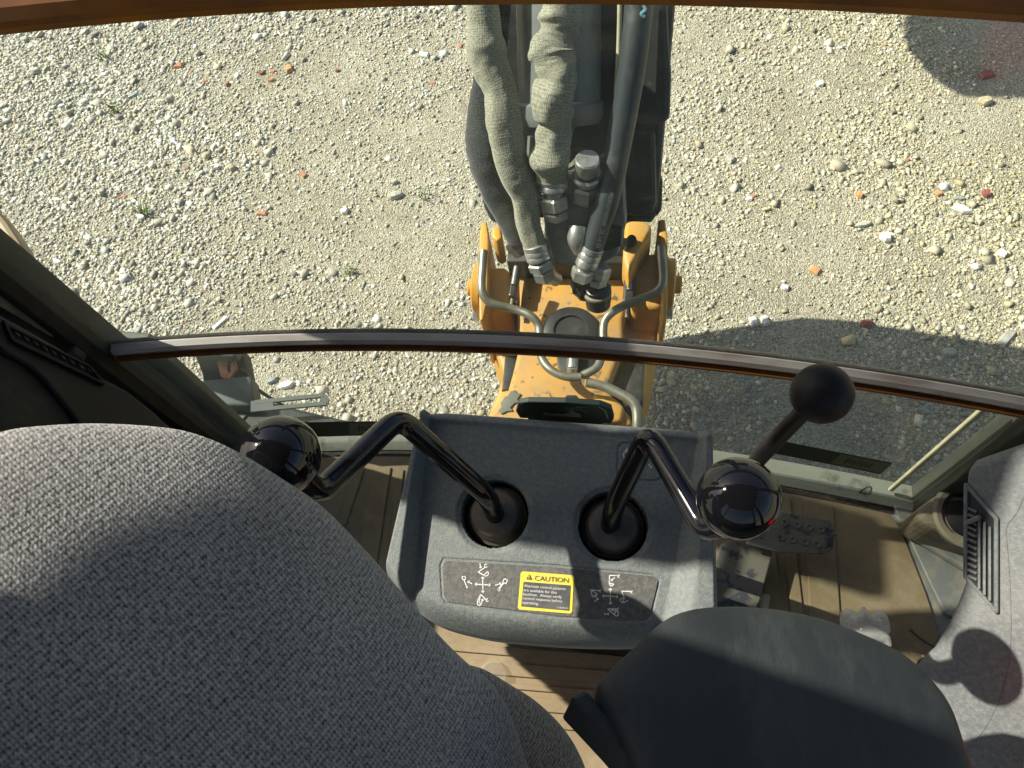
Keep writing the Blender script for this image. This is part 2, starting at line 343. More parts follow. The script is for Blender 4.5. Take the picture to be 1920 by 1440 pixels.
M['clear'] = M['bottle'].copy(); M['clear'].name = 'thin_clear_plastic'
for n_ in M['clear'].node_tree.nodes:
    if n_.type == 'MAP_RANGE': n_.inputs['To Min'].default_value = .05; n_.inputs['To Max'].default_value = .25
def fabric_material(name, c1, c2, pitch, uvname='UV', skew=.35, bumpd=.0009):
    """knitted cloth: rows of little stitches, UVs are in metres"""
    m = bpy.data.materials.new(name); m.use_nodes = True; nt = m.node_tree; N = nt.nodes
    b = N['Principled BSDF']; b.inputs['Roughness'].default_value = .95; b.inputs['Specular IOR Level'].default_value = .15
    b.inputs['Sheen Weight'].default_value = .25
    tc = N.new('ShaderNodeTexCoord')
    nz = N.new('ShaderNodeTexNoise'); nz.inputs['Scale'].default_value = 1/pitch*.25; nz.inputs['Detail'].default_value = 3; lnk(nt, tc.outputs[uvname], nz.inputs['Vector'])
    sub = N.new('ShaderNodeVectorMath'); sub.operation = 'MULTIPLY_ADD'; lnk(nt, nz.outputs['Color'], sub.inputs[0]); sub.inputs[1].default_value = (pitch*.9,)*3; lnk(nt, tc.outputs[uvname], sub.inputs[2])
    sp = N.new('ShaderNodeSeparateXYZ'); lnk(nt, sub.outputs[0], sp.inputs[0])
    def math_(op, a, c=None, d=None):
        x = N.new('ShaderNodeMath'); x.operation = op
        for i, q in enumerate((a, c, d)):
            if q is None: continue
            if isinstance(q, (int, float)): x.inputs[i].default_value = q
            else: lnk(nt, q, x.inputs[i])
        return x.outputs[0]
    k = 2*math.pi/pitch
    u = math_('MULTIPLY', sp.outputs[0], k); v = math_('MULTIPLY', sp.outputs[1], k*.72)
    su = math_('SINE', u); par = math_('MULTIPLY', math_('ABSOLUTE', math_('SINE', math_('MULTIPLY', u, .5))), 1.8)
    sv = math_('SINE', math_('ADD', v, par))
    h = math_('ADD', math_('MULTIPLY', math_('ABSOLUTE', math_('SINE', math_('MULTIPLY', u, .5))), .6), math_('MULTIPLY', math_('MULTIPLY_ADD', sv, .5, .5), .5))
    n2 = N.new('ShaderNodeTexNoise'); n2.inputs['Scale'].default_value = 1/pitch*.75; n2.inputs['Detail'].default_value = 6; lnk(nt, tc.outputs[uvname], n2.inputs['Vector'])
    h2 = math_('ADD', math_('MULTIPLY', h, .50), math_('MULTIPLY', n2.outputs['Fac'], 1.45))
    mr = N.new('ShaderNodeMapRange'); mr.inputs['From Min'].default_value = .62; mr.inputs['From Max'].default_value = 1.36; lnk(nt, h2, mr.inputs[0])
    n3 = N.new('ShaderNodeTexNoise'); n3.inputs['Scale'].default_value = 14; n3.inputs['Detail'].default_value = 5; lnk(nt, tc.outputs[uvname], n3.inputs['Vector'])
    mr3 = N.new('ShaderNodeMapRange'); mr3.inputs['From Min'].default_value = .3; mr3.inputs['From Max'].default_value = .7; mr3.inputs['To Min'].default_value = .82; mr3.inputs['To Max'].default_value = 1.1; lnk(nt, n3.outputs['Fac'], mr3.inputs[0])
    mx = N.new('ShaderNodeMix'); mx.data_type = 'RGBA'; lnk(nt, mr.outputs[0], mx.inputs[0]); mx.inputs[6].default_value = (*c1, 1); mx.inputs[7].default_value = (*c2, 1)
    vm = N.new('ShaderNodeVectorMath'); vm.operation = 'SCALE'; lnk(nt, mx.outputs[2], vm.inputs[0]); lnk(nt, mr3.outputs[0], vm.inputs['Scale'])
    lnk(nt, vm.outputs[0], b.inputs['Base Color'])
    bn = N.new('ShaderNodeBump'); bn.inputs['Strength'].default_value = .8; bn.inputs['Distance'].default_value = bumpd; lnk(nt, h2, bn.inputs['Height']); lnk(nt, bn.outputs[0], b.inputs['Normal'])
    return m
M['knit'] = fabric_material('grey_knit_seat_fabric', (.046, .046, .042), (.36, .348, .318), .0021)
M['sleeve'] = fabric_material('khaki_knit_hose_sleeve', (.13, .13, .095), (.40, .39, .30), .0030, bumpd=.0006)
M['sleeve_d'] = fabric_material('charcoal_knit_hose_sleeve', (.012, .014, .015), (.06, .064, .064), .0034, bumpd=.0006)
M['hose'] = material('black_hose_rubber', (.035, .042, .046), .42, bump=.25, bscale=700, dust=(.2, .2, .17), dscale=20, damt=.4)

# ------------------------------------------------------------------ GROUND
def ground_material():
    m = bpy.data.materials.new('sandy_gravel_ground'); m.use_nodes = True; nt = m.node_tree; N = nt.nodes
    b = N['Principled BSDF']; b.inputs['Roughness'].default_value = .95; b.inputs['Specular IOR Level'].default_value = .15
    tc = N.new('ShaderNodeTexCoord')
    def nz(s, d=6, r=.6):
        n = N.new('ShaderNodeTexNoise'); n.inputs['Scale'].default_value = s; n.inputs['Detail'].default_value = d; n.inputs['Roughness'].default_value = r; lnk(nt, tc.outputs['Object'], n.inputs['Vector']); return n.outputs['Fac']
    cr = N.new('ShaderNodeValToRGB'); cr.color_ramp.elements[0].position = .3; cr.color_ramp.elements[0].color = (.33, .29, .205, 1)
    cr.color_ramp.elements[1].position = .7; cr.color_ramp.elements[1].color = (.48, .44, .34, 1); lnk(nt, nz(3.0, 10, .7), cr.inputs[0])
    vo = N.new('ShaderNodeTexVoronoi'); vo.inputs['Scale'].default_value = 170; lnk(nt, tc.outputs['Object'], vo.inputs['Vector'])
    vo2 = N.new('ShaderNodeTexVoronoi'); vo2.inputs['Scale'].default_value = 330; lnk(nt, tc.outputs['Object'], vo2.inputs['Vector'])
    hs = N.new('ShaderNodeSeparateColor'); lnk(nt, vo.outputs['Color'], hs.inputs[0])
    mr = N.new('ShaderNodeMapRange'); mr.inputs['To Min'].default_value = .62; mr.inputs['To Max'].default_value = 1.42; lnk(nt, hs.outputs[0], mr.inputs[0])
    vm = N.new('ShaderNodeVectorMath'); vm.operation = 'SCALE'; lnk(nt, cr.outputs[0], vm.inputs[0]); lnk(nt, mr.outputs[0], vm.inputs['Scale'])
    lnk(nt, vm.outputs[0], b.inputs['Base Color'])
    ad = N.new('ShaderNodeMath'); ad.operation = 'MULTIPLY_ADD'; lnk(nt, vo2.outputs['Distance'], ad.inputs[0]); ad.inputs[1].default_value = .5; lnk(nt, vo.outputs['Distance'], ad.inputs[2])
    bn = N.new('ShaderNodeBump'); bn.invert = True; bn.inputs['Strength'].default_value = 1.0; bn.inputs['Distance'].default_value = .005; lnk(nt, ad.outputs[0], bn.inputs['Height'])
    lnk(nt, bn.outputs[0], b.inputs['Normal'])
    return m
gmat = ground_material()
g = G(); S = 600.0
# a fine patch where the camera looks, and a coarse sheet out to the horizon, in one mesh
xs = [-S, -60, -12]+list(np.linspace(-6, 4.5, 70))+[12, 60, S]
ys = [-S, -60, -12]+list(np.linspace(-1, 6, 50))+[12, 60, S]
nx_, ny_ = len(xs), len(ys)
vs = []
for j, y in enumerate(ys):
    for i, x in enumerate(xs):
        inn = 3 <= i < nx_-3 and 3 <= j < ny_-3
        z = (mn.noise(Vector((x*.9, y*.9, 0)))*.018-.006) if inn else -.004
        vs.append((x, y, z))
g.add(vs, [(j*nx_+i, j*nx_+i+1, (j+1)*nx_+i+1, (j+1)*nx_+i) for j in range(ny_-1) for i in range(nx_-1)])
ground = ob('ground', g, gmat, kind='structure', smooth='all', loc=(0, 0, 0)); ground['label'] = 'sandy gravel yard outside the window'
def gz(x, y): return mn.noise(Vector((x*.9, y*.9, 0)))*.018-.006

def gravel():
    # view region on the ground, a bit wider than the picture
    px0, px1, py0, py1 = -4.3, 2.6, .55, 3.75
    def inside(x, y):   # wedge seen by the camera plus margin
        return (x > -1.6-1.12*(y-.55)) & (x < 1.75+.42*(y-.5))
    def field(x, y):    # 0 = bare sandy, 1 = gravelly
        f = np.array([mn.noise(Vector((a*.75+3.1, b*.95, 1.7)))*.9+mn.noise(Vector((a*2.3, b*2.3, 5.)))*.45 for a, b in zip(x, y)])
        left = np.clip((-.1-x)/1.2, 0, 1)
        bare = np.exp(-(((x+.62)/.75)**2+((y-1.75)/.33)**2))*.5+np.exp(-(((x+.85)/.55)**2+((y-2.35)/.2)**2))*.45+np.exp(-(((x-1.2)/.7)**2+((y-2.6)/.35)**2))*.35
        return np.clip(.46+f*.85+left*.34-bare, .02, 1)
    ico_v = []
    t = (1+5**.5)/2
    iv = np.array([(-1,t,0),(1,t,0),(-1,-t,0),(1,-t,0),(0,-1,t),(0,1,t),(0,-1,-t),(0,1,-t),(t,0,-1),(t,0,1),(-t,0,-1),(-t,0,1)], float)
    iv /= np.linalg.norm(iv[0])
    ifc = np.array([(0,11,5),(0,5,1),(0,1,7),(0,7,10),(0,10,11),(1,5,9),(5,11,4),(11,10,2),(10,7,6),(7,1,8),(3,9,4),(3,4,2),(3,2,6),(3,6,8),(3,8,9),(4,9,5),(2,4,11),(6,2,10),(8,6,7),(9,8,1)])
    ov = np.array([(1,0,0),(0,1,0),(-1,0,0),(0,-1,0),(0,0,1),(0,0,-1)], float)
    of = np.array([(0,1,4),(1,2,4),(2,3,4),(3,0,4),(1,0,5),(2,1,5),(3,2,5),(0,3,5)])
    pal = np.array([(.57,.54,.44),(.45,.425,.345),(.65,.63,.55),(.35,.33,.28),(.50,.45,.33),(.66,.65,.58),(.36,.35,.30),(.46,.47,.42),(.56,.47,.32)])
    pw = np.array([.24,.2,.16,.1,.1,.07,.05,.04,.04]); pw /= pw.sum()
    bv = np.array([(a, b, c_) for a in (-1, 1) for b in (-1, 1) for c_ in (-1, 1)], float)*.78
    bf_ = np.array([(0,1,3),(0,3,2),(4,6,7),(4,7,5),(0,4,5),(0,5,1),(2,3,7),(2,7,6),(0,2,6),(0,6,4),(1,5,7),(1,7,3)])
    def layer(n, lo, hi, power, base_v, base_f, jit, keep_pow, name, label):
        x = RNG.uniform(px0, px1, n*3); y = RNG.uniform(py0, py1, n*3)
        k = inside(x, y); x = x[k]; y = y[k]
        f = field(x, y); k = RNG.random(len(x)) < f**keep_pow; x = x[k][:n]; y = y[k][:n]; f = f[k][:n]
        n_ = len(x)
        s = lo*(hi/lo)**(RNG.random(n_)**power)
        s *= .75+.35*f
        nv = len(base_v); nf = len(base_f)
        P = np.repeat(base_v[None], n_, 0)*(1+RNG.normal(0, jit, (n_, nv, 1)))+RNG.normal(0, jit*.8, (n_, nv, 3))
        ax = np.stack([RNG.uniform(.75, 1.35, n_), RNG.uniform(.65, 1.0, n_), RNG.uniform(.35, .7, n_)], 1)*s[:, None]*.5
        P = P*ax[:, None, :]
        # random tilt then spin
        q = RNG.normal(0, .25, (n_, 2)); a = RNG.uniform(0, 2*np.pi, n_)
        cx, sx = np.cos(q[:, 0])[:, None], np.sin(q[:, 0])[:, None]
        y1 = P[:, :, 1]*cx-P[:, :, 2]*sx; z1 = P[:, :, 1]*sx+P[:, :, 2]*cx
        cy, sy = np.cos(q[:, 1])[:, None], np.sin(q[:, 1])[:, None]
        x1 = P[:, :, 0]*cy+z1*sy; z2 = -P[:, :, 0]*sy+z1*cy
        ca, sa = np.cos(a)[:, None], np.sin(a)[:, None]
        zz = np.array([gz(aa, bb) for aa, bb in zip(x, y)])
        X = x1*ca-y1*sa+x[:, None]; Y = x1*sa+y1*ca+y[:, None]; Z = z2+(zz+ax[:, 2]*RNG.uniform(-.15, .5, n_))[:, None]
        V = np.stack([X, Y, Z], 2).reshape(-1, 3)
        Fc = (base_f[None]+(np.arange(n_)*nv)[:, None, None]).reshape(-1, 3)
        me = bpy.data.meshes.new(name)
        me.vertices.add(len(V)); me.vertices.foreach_set('co', V.astype(np.float32).ravel())
        me.loops.add(len(Fc)*3); me.loops.foreach_set('vertex_index', Fc.astype(np.int32).ravel())
        me.polygons.add(len(Fc)); me.polygons.foreach_set('loop_start', np.arange(0, len(Fc)*3, 3, dtype=np.int32))
        me.update(calc_edges=True)
        col = pal[RNG.choice(len(pal), n_, p=pw)]*RNG.uniform(.78, 1.18, (n_, 1))
        # a warmer tone on the right, greyer on the left, as the ground itself changes
        w = np.clip((x+.3)/1.8, 0, 1)[:, None]
        col = col*(1+w*np.array([[.06, -.01, -.20]]))
        rare = RNG.random(n_) < .004; col[rare] = np.array([.42, .19, .11])
        rare = RNG.random(n_) < .006; col[rare] = np.array([.74, .74, .70])
        at = me.attributes.new('scol', 'FLOAT_COLOR', 'POINT')
        c4 = np.concatenate([np.repeat(col, nv, 0), np.ones((n_*nv, 1))], 1)
        at.data.foreach_set('color', c4.astype(np.float32).ravel())
        me.materials.append(stone_mat)
        o = bpy.data.objects.new(name, me); COL.objects.link(o); o['kind'] = 'stuff'; o['label'] = label
        return o
    stone_mat = bpy.data.materials.new('gravel_stones'); stone_mat.use_nodes = True; nt = stone_mat.node_tree; N = nt.nodes
    b = N['Principled BSDF']; b.inputs['Roughness'].default_value = .9; b.inputs['Specular IOR Level'].default_value = .2
    at = N.new('ShaderNodeAttribute'); at.attribute_name = 'scol'
    tc = N.new('ShaderNodeTexCoord'); n = N.new('ShaderNodeTexNoise'); n.inputs['Scale'].default_value = 180; n.inputs['Detail'].default_value = 4; lnk(nt, tc.outputs['Object'], n.inputs['Vector'])
    mr = N.new('ShaderNodeMapRange'); mr.inputs['From Min'].default_value = .3; mr.inputs['From Max'].default_value = .7; mr.inputs['To Min'].default_value = .82; mr.inputs['To Max'].default_value = 1.15; lnk(nt, n.outputs['Fac'], mr.inputs[0])
    vm = N.new('ShaderNodeVectorMath'); vm.operation = 'SCALE'; lnk(nt, at.outputs['Color'], vm.inputs[0]); lnk(nt, mr.outputs[0], vm.inputs['Scale']); lnk(nt, vm.outputs[0], b.inputs['Base Color'])
    bn = N.new('ShaderNodeBump'); bn.inputs['Strength'].default_value = .35; bn.inputs['Distance'].default_value = .002; lnk(nt, n.outputs['Fac'], bn.inputs['Height']); lnk(nt, bn.outputs[0], b.inputs['Normal'])
    layer(150000, .004, .010, 1.3, ov, of, .2, .3, 'gravel_grit', 'fine grit between the gravel')
    layer(108000, .007, .021, 1.9, bv, bf_, .20, 1.1, 'gravel', 'loose pale gravel')
    layer(3000, .018, .048, 2.3, bv, bf_, .20, 1.4, 'coarse_gravel', 'larger pale stones strewn among the gravel')
gravel()

def stone(name, x, y, L, W, ang, mat, label, cat, group=None, th=.35, shape='irr', seed=0):
    """one flat, angular fragment lying on the ground; L, W in cm, ang in degrees"""
    r = random.Random(seed*31+int(x*7+y))
    c = on_z(x, y, 0.0); zb = gz(c[0], c[1])
    L /= 100; W /= 100; T = W*th
    if shape == 'block':
        out = [(-.5, -.48), (.5, -.5), (.47, .5), (-.5, .46)]
        out = [(a+r.uniform(-.04, .04), b+r.uniform(-.05, .05)) for a, b in out]
    elif shape == 'tri':
        out = [(-.5, -.4), (.1, -.5), (.5, -.05), (.12, .45), (-.25, .5)]
    else:
        n = 8; out = []
        for k in range(n):
            a = 2*math.pi*(k+r.uniform(-.3, .3))/n; q = r.uniform(.38, .55); out.append((math.cos(a)*q, math.sin(a)*q))
    ca, sa = math.cos(math.radians(ang)), math.sin(math.radians(ang))
    def P(a, b, z): a *= L; b *= W; return A(c[0]+a*ca-b*sa, c[1]+a*sa+b*ca, z)
    tx, ty = r.uniform(-.15, .15), r.uniform(-.15, .15)
    g = G(); n = len(out)
    lo = [P(a, b, zb-.004) for a, b in out]; mid = [P(a*1.04, b*1.04, zb+T*.55+(a*tx+b*ty)*T) for a, b in out]
    up = [P(a*.8, b*.8, zb+T+(a*tx+b*ty)*T+r.uniform(-.1, .1)*T) for a, b in out]
    v = lo+mid+up+[P(0, 0, zb+T*1.06)]
    f = [tuple(range(n-1, -1, -1))]
    for q in (0, n):
        for i in range(n): f.append((q+i, q+(i+1) % n, q+(i+1) % n+n, q+i+n))
    for i in range(n): f.append((2*n+i, 2*n+(i+1) % n, 3*n))
    g.add(v, f)
    return ob(name, g, mat, label=label, cat=cat, group=group, loc=(c[0], c[1], zb))
BF, WS = 'red brick and tile fragments on the gravel', 'notable pale stones on the gravel'
frs = [
 (332,121,5.6,2.9,10,'brick','orange brick fragment below the top bar, largest piece at upper left','block'),
 (357,131,2.6,1.4,-60,'brick','small brick crumb just right of the upper left brick fragment','irr'),
 (384,150,4.2,1.5,12,'brick','thin brick chip halfway between the upper left fragment and the red cluster','irr'),
 (426,158,1.3,3.2,-15,'brick','narrow upright brick sliver left of the red cluster','irr'),
 (491,137,3.4,2.5,20,'brick_d','darkest left piece of the red brick cluster','irr'),
 (512,134,3.2,2.3,-20,'brick','upper right piece of the red brick cluster','irr'),
 (508,150,4.0,2.4,15,'brick','lowest piece of the red brick cluster','irr'),
 (543,130,2.9,4.2,30,'brick_o','yellowish tile sliver right of the red brick cluster','block'),
 (633,132,2.4,2.2,-30,'brick_d','dark red chip nearest the upper left of the boom','irr'),
 (568,327,3.9,2.4,-35,'brick','brick piece lying against a cream stone left of the boom','block'),
 (229,368,4.2,1.1,15,'brick','thin salmon tile sliver above the grass tuft with the long shadow','block'),
 (491,399,4.4,1.9,-3,'brick','dull pink brick piece alone on the sandy patch','block'),
 (862,84,3.2,2.2,-50,'brick','orange chip just under the top bar beside the hoses','irr'),
 (810,154,3.4,1.4,0,'brick','small flat brick chip left of the boom edge','block'),
 (1413,366,2.8,1.8,-5,'brick','pink chip with a white stone at its corner right of the boom','irr'),
 (1612,364,2.6,3.6,10,'brick_o','orange and brown chip in the middle right of the yard','irr'),
 (1760,362,3.2,3.0,0,'brick_o','orange pebble at the right next to a blue grey stone','irr'),
 (1849,364,3.6,4.0,40,'brick_d','dark red tile pebble nearest the right edge','irr'),
 (1848,142,5.4,3.6,25,'brick_d','brown red block inside the rounded shadow at upper right','block'),
 (1528,507,3.6,3.0,-30,'brick_o','flat mustard coloured chip above the large shadow edge','block'),
 (1660,84,1.6,1.2,0,'brick_o','tiny orange crumb left of the rounded shadow','irr'),
 (1624,607,4.4,4.0,0,'brick_d','maroon stone in the large shadow above the window rail','irr'),
]
for i, (x, y, L, W, a, mt, lb, sh) in enumerate(frs):
    stone('brick_fragment', x, y, L, W, a, M[mt], lb, 'brick piece', BF, .45, sh, i)
wst = [
 (409,314,3.4,3.0,20,'white_st','white angular stone beside a hollow cream stone left of centre','tri'),
 (436,316,3.2,4.2,20,'tan_st','hollow cream stone right of the white angular stone','irr'),
 (115,197,4.4,2.2,30,'white_st','white wedge shaped stone at upper left','tri'),
 (248,176,5.6,2.2,35,'blue_st','blue grey slate shard at upper left','tri'),
 (193,139,4.2,2.8,15,'white_st','whitish flat stone near the upper left brick fragment','irr'),
 (222,186,2.8,2.6,10,'white_st','small white stone below left of the blue grey shard','irr'),
 (289,186,3.8,1.2,5,'white_st','thin white chip right of the blue grey shard','block'),
 (325,266,3.0,3.6,-20,'white_st','white oval stone above the hollow cream stone','irr'),
 (105,372,5.4,1.8,-8,'white_st','long white splinter at the left edge of the yard','tri'),
 (48,76,4.8,3.6,20,'grey_st','rounded grey stone directly below the left of the top bar','irr'),
 (252,378,3.0,2.2,0,'white_st','white chip next to the grass tuft with the long shadow','tri'),
 (385,383,2.4,2.0,20,'white_st','white cube of stone right of the grass tuft','irr'),
 (646,394,3.6,3.4,-40,'white_st','bright white stone left of the boom, midway down','tri'),
 (741,366,7.0,4.2,25,'grey_st','large pale grey boulder beside the boom','irr'),
 (738,340,4.0,3.2,0,'grey_st','smaller grey stone touching the top of the pale boulder','irr'),
 (795,102,4.8,2.8,-10,'white_st','white slab under the top bar left of the hoses','block'),
 (412,603,7.2,1.7,55,'white_st','curved white splinter just above the rail at left','block'),
 (108,490,5.0,2.6,-15,'white_st','broad white stone above the left window post','irr'),
 (535,722,7.6,3.3,18,'white_st','long white stone seen through the lower pane at left','irr'),
 (509,712,5.0,2.8,40,'blue_st','grey green stone left of the long white one in the lower pane','irr'),
 (1803,392,8.0,3.4,-22,'white_st','long white pointed stone at right centre of the yard','tri'),
 (1800,371,4.6,1.8,-5,'blue_st','slate blue pebble above the long white pointed stone','irr'),
 (1661,444,4.6,4.4,30,'white_st','round white stone right of the boom, lower right of the yard','irr'),
 (1880,474,4.2,3.4,-40,'white_st','white stone against the right edge of the picture','irr'),
 (1538,158,3.4,3.0,-45,'white_st','white notched stone in the upper right of the yard','tri'),
 (1845,193,5.6,4.4,20,'tan_st','pinkish tan stone just outside the rounded shadow','irr'),
 (1621,419,7.4,2.6,18,'grey_st','elongated pale stone left of the round white stone','irr'),
 (1405,372,2.8,2.2,-10,'white_st','white chip under the pink chip right of the boom','irr'),
 (1370,297,3.8,3.4,60,'grey_st','pale triangular stone right of the boom','tri'),
 (1412,605,2.6,3.6,20,'white_st','left one of two white chips at the edge of the large shadow','block'),
 (1433,604,2.4,3.8,25,'white_st','right one of two white chips at the edge of the large shadow','block'),
 (1471,541,3.2,2.8,0,'white_st','white chip between the yellow frame and the shadow edge','irr'),
 (1888,632,8.2,3.0,52,'grey_st','long rectangular pale stone in shadow at the right edge','block'),
 (1735,770,4.2,2.4,-30,'blue_st','pale bluish chip in the lower pane at right','tri'),
 (1260,718,3.4,2.6,-40,'grey_st','pale stone in shadow beside the yellow frame','tri'),
 (1782,660,4.8,3.8,0,'grey_st','faint round stone in the large shadow, middle of its width','irr'),
]
for i, (x, y, L, W, a, mt, lb, sh) in enumerate(wst):
    stone('loose_stone', x, y, L, W, a, M[mt], lb, 'stone', WS, .5, sh, 50+i)

M['grass'] = material('grass_blade_green', (.10, .16, .04), .7, col2=(.20, .22, .07), nscale=40)
for i, (x, y, h, nb, lb) in enumerate([(275,402,.07,26,'largest green grass tuft, casting a long shadow at left'), (195,108,.05,16,'sparse grass tuft under the top bar at upper left'),
                                   (212,210,.055,20,'thin grass tuft among gravel below the blue grey shard'), (655,508,.04,14,'faint grass tuft on the sandy patch left of the boom'),
                                   (800,368,.035,12,'tiny grass tuft beside the pale boulder')]):
    c = on_z(x, y, 0); g = G(); c = A(c[0], c[1], gz(c[0], c[1]))
    for k in range(nb):
        a = random.uniform(0, 6.28); l = h*random.uniform(.6, 1.3); lean = random.uniform(.3, 1.1)
        b = c+A(random.uniform(-.02, .02), random.uniform(-.02, .02), 0); d = A(math.cos(a), math.sin(a), 0); s = np.cross(d, A(0, 0, 1))*.0022
        m_ = b+d*l*lean*.5+A(0, 0, l*.7); e = b+d*l*lean*1.1+A(0, 0, l*.85)
        g.add([b-s, b+s, m_+s, m_-s, e], [(0, 1, 2, 3), (3, 2, 4)])
    ob('grass_tuft', g, M['grass'], label=lb, cat='grass', group='grass tufts in the gravel', loc=c)

# ------------------------------------------------------------------ CAB SHELL (setting)
WX0, WX1 = -.712, .478                                  # inner faces of the rear corner posts
def winY(x): return .466-.135*(x+.06)**2
FLOOR = 1.19
g = G(); g.abox((-.78, -.95, FLOOR-.05), (.86, .462, FLOOR)); ob('cab_floor', g, M['floor'], kind='structure', loc=(0, 0, FLOOR))
g = G(); g.abox((-.95, -1.1, 3.06), (1.0, .62, 3.16)); ob('cab_roof', g, M['roof'], kind='structure', bevel=.02)
# left wall below the side window, right wall, rear ends, posts
g = G(); g.abox((-.845, .29, FLOOR), (-.805, .42, 2.0)); g.abox((-.845, .0, FLOOR), (-.805, .2895, 1.70)); ob('cab_wall_or_blocker', g, M['wallm'], kind='structure')
blocker_root = root('shade_blocker', 'added black mirror outside the left corner of the cab, out of the picture', 'blocker', (-.82, .60, 1.93))  # invented piece out of view, added to shade the cab floor
g = G(); g.abox((-.83, .53, 1.95), (-.79, .665, 2.375)); ob('blocker_body', g, M['rubber'], blocker_root, bevel=.015, bseg=3)
ob('blocker_arm', G().tube([A(-.80, .42, 2.15), A(-.82, .48, 2.2), A(-.81, .54, 2.2)], .012, 12, sub=4), M['rubber'], blocker_root, smooth=True)
g = G(); g.abox((-.80, -.95, FLOOR), (-.76, .28, 1.55)); ob('cab_wall_or_blocker', g, M['wallm'], kind='structure')
g = G(); g.abox((.86, -.95, FLOOR), (.90, .46, 1.62)); ob('cab_wall_or_blocker', g, M['wallm'], kind='structure')
g = G(); g.abox((-.80, -.99, FLOOR), (.90, -.95, 2.0)); ob('cab_wall_or_blocker', g, M['wallm'], kind='structure')

def cab_post(lo, hi, label, parts=None):
    g = G(); g.abox(lo, hi); return ob('cab_post', g, M['postpaint'], bevel=.012, label=label, cat='cab post')
g = G().prism([A(-.80, y, z) for y, z in [(.305, FLOOR), (.305, 2.44), (.338, 2.62), (.36, 2.72), (.50, 2.86), (.54, 3.06), (.62, 3.06), (.60, 2.85), (.50, 2.70), (.428, 2.52), (.425, FLOOR)]], A(.055, 0, 0))
ob('cab_post', g, M['postpaint'], bevel=.008, label='dusty corner post at the left end of the rear window', cat='cab post')
cab_post((.80, .37, FLOOR), (.87, .45, 3.06), 'dusty corner post at the right, behind the side console')
cab_post((-.80, -.52, FLOOR), (-.74, -.42, 3.06), 'left middle post of the cab beside the seat')
g = G().prism([A(-.79, y, z) for y, z in [(-.42, 2.15), (.10, 2.15), (.11, 2.56), (.14, 2.612), (.20, 2.618), (.245, 2.616), (.25, 3.06), (-.42, 3.06)]], A(.025, 0, 0)); ob('cab_wall_or_blocker', g, M['wallm'], kind='structure')  # added blocker, not a real wall; outline shapes the sun patch on the seat
cab_post((.80, -.52, FLOOR), (.87, -.42, 3.06), 'right middle post of the cab behind the camera')
cab_post((-.80, -.99, FLOOR), (-.72, -.93, 3.06), 'left front post of the cab')
cab_post((.80, -.99, FLOOR), (.88, -.93, 3.06), 'right front post of the cab')

# ------------------------------------------------------------------ REAR WINDOW
win = root('rear_window', 'curved rear cab window of two dusty panes with brown rail between them', 'window', (-.1, .45, FLOOR))
def wpath(x0, x1, z, off=0, n=44):
    X = np.linspace(x0, x1, n); P = [A(x, winY(x)+off, z) for x in X]
    Nn = [unit(A(.27*(x+.06), 1, 0)) for x in X]; return P, Nn
ZR = 1.6
P_, N_ = wpath(WX0, .82, ZR)
ob('rail', G().sweep(P_, [(-.007, -.008), (-.010, .000), (-.007, .006), (.003, .008), (.004, -.009), (-.004, -.010)], N_), M['rail'], win, smooth=True)
ob('rail_lip', G().sweep(P_, [(-.012, -.017), (-.0135, -.0105), (.003, -.0105), (.003, -.017)], N_), M['railbot'], win, smooth=True)
ob('seal', G().sweep(P_, [(.005, -.010), (.005, .0085), (.007, .0105), (.0095, .0085), (.010, -.010)], N_), M['seal'], win, smooth=True)
ZT = 2.10
P_, N_ = wpath(-.80, .84, ZT)
P_ = [p+A(0, .006-.06*(p[0]+.1)**2, .006) for p in P_]
ob('sash_bar', G().sweep(P_, [(-.016, -.002), (-.0175, .004), (-.012, .010), (-.004, .036), (.02, .036), (.02, -.004)], N_), M['ochre'], win, smooth=True)
ob('sash_trim', G().sweep(P_, [(-.022, .014), (-.030, .018), (-.032, .030), (-.026, .036), (-.0125, .036), (-.0115, .014)], N_), M['railbot'], win, smooth=True)
P_, N_ = wpath(-.80, .84, 2.98)
ob('header_bar', G().sweep(P_, [(-.02, -.03), (-.02, .07), (.02, .07), (.02, -.03)], N_), M['ochre'], win, smooth=True)
def pane(name, z0, z1, x0, x1, label, dustf):
    X = np.linspace(x0, x1, 40); Z = np.linspace(z0, z1, 30); g = G(); vs = []; du = []
    for off in (.0, .004):
        for z in Z:
            for x in X:
                vs.append((x, winY(x)+off+(.002), z)); du.append(dustf(x, z) if off == 0 else 0.0)
    n, m_ = len(X), len(Z); fs = []
    for o_ in (0, n*m_):
        for j in range(m_-1):
            for i in range(n-1): fs.append((o_+j*n+i, o_+j*n+i+1, o_+(j+1)*n+i+1, o_+(j+1)*n+i) if o_ == 0 else (o_+j*n+i, o_+(j+1)*n+i, o_+(j+1)*n+i+1, o_+j*n+i+1))
    g.add(vs, fs); o = ob(name, g, M['glass'], win, smooth='all', label=label)
    a = o.data.attributes.new('dust', 'FLOAT', 'POINT'); a.data.foreach_set('value', np.array(du, np.float32))
    return o
pane('glass_pane', ZR+.009, ZT, WX0-.03, .80, 'large upper pane with faint wipe marks',
     lambda x, z: .055+.12*math.exp(-(z-ZR)/.022)+.05*math.exp(-(z-ZR)/.12))
pane('glass_pane', FLOOR+.01, ZR-.02, WX0, .50, 'lower pane, greener and dustier than the upper one',
     lambda x, z: .11+.10*math.exp(-(z-FLOOR)/.06)+.12*math.exp(-(ZR-.02-z)/.018)+.10*math.exp(-(x-WX0)/.05))
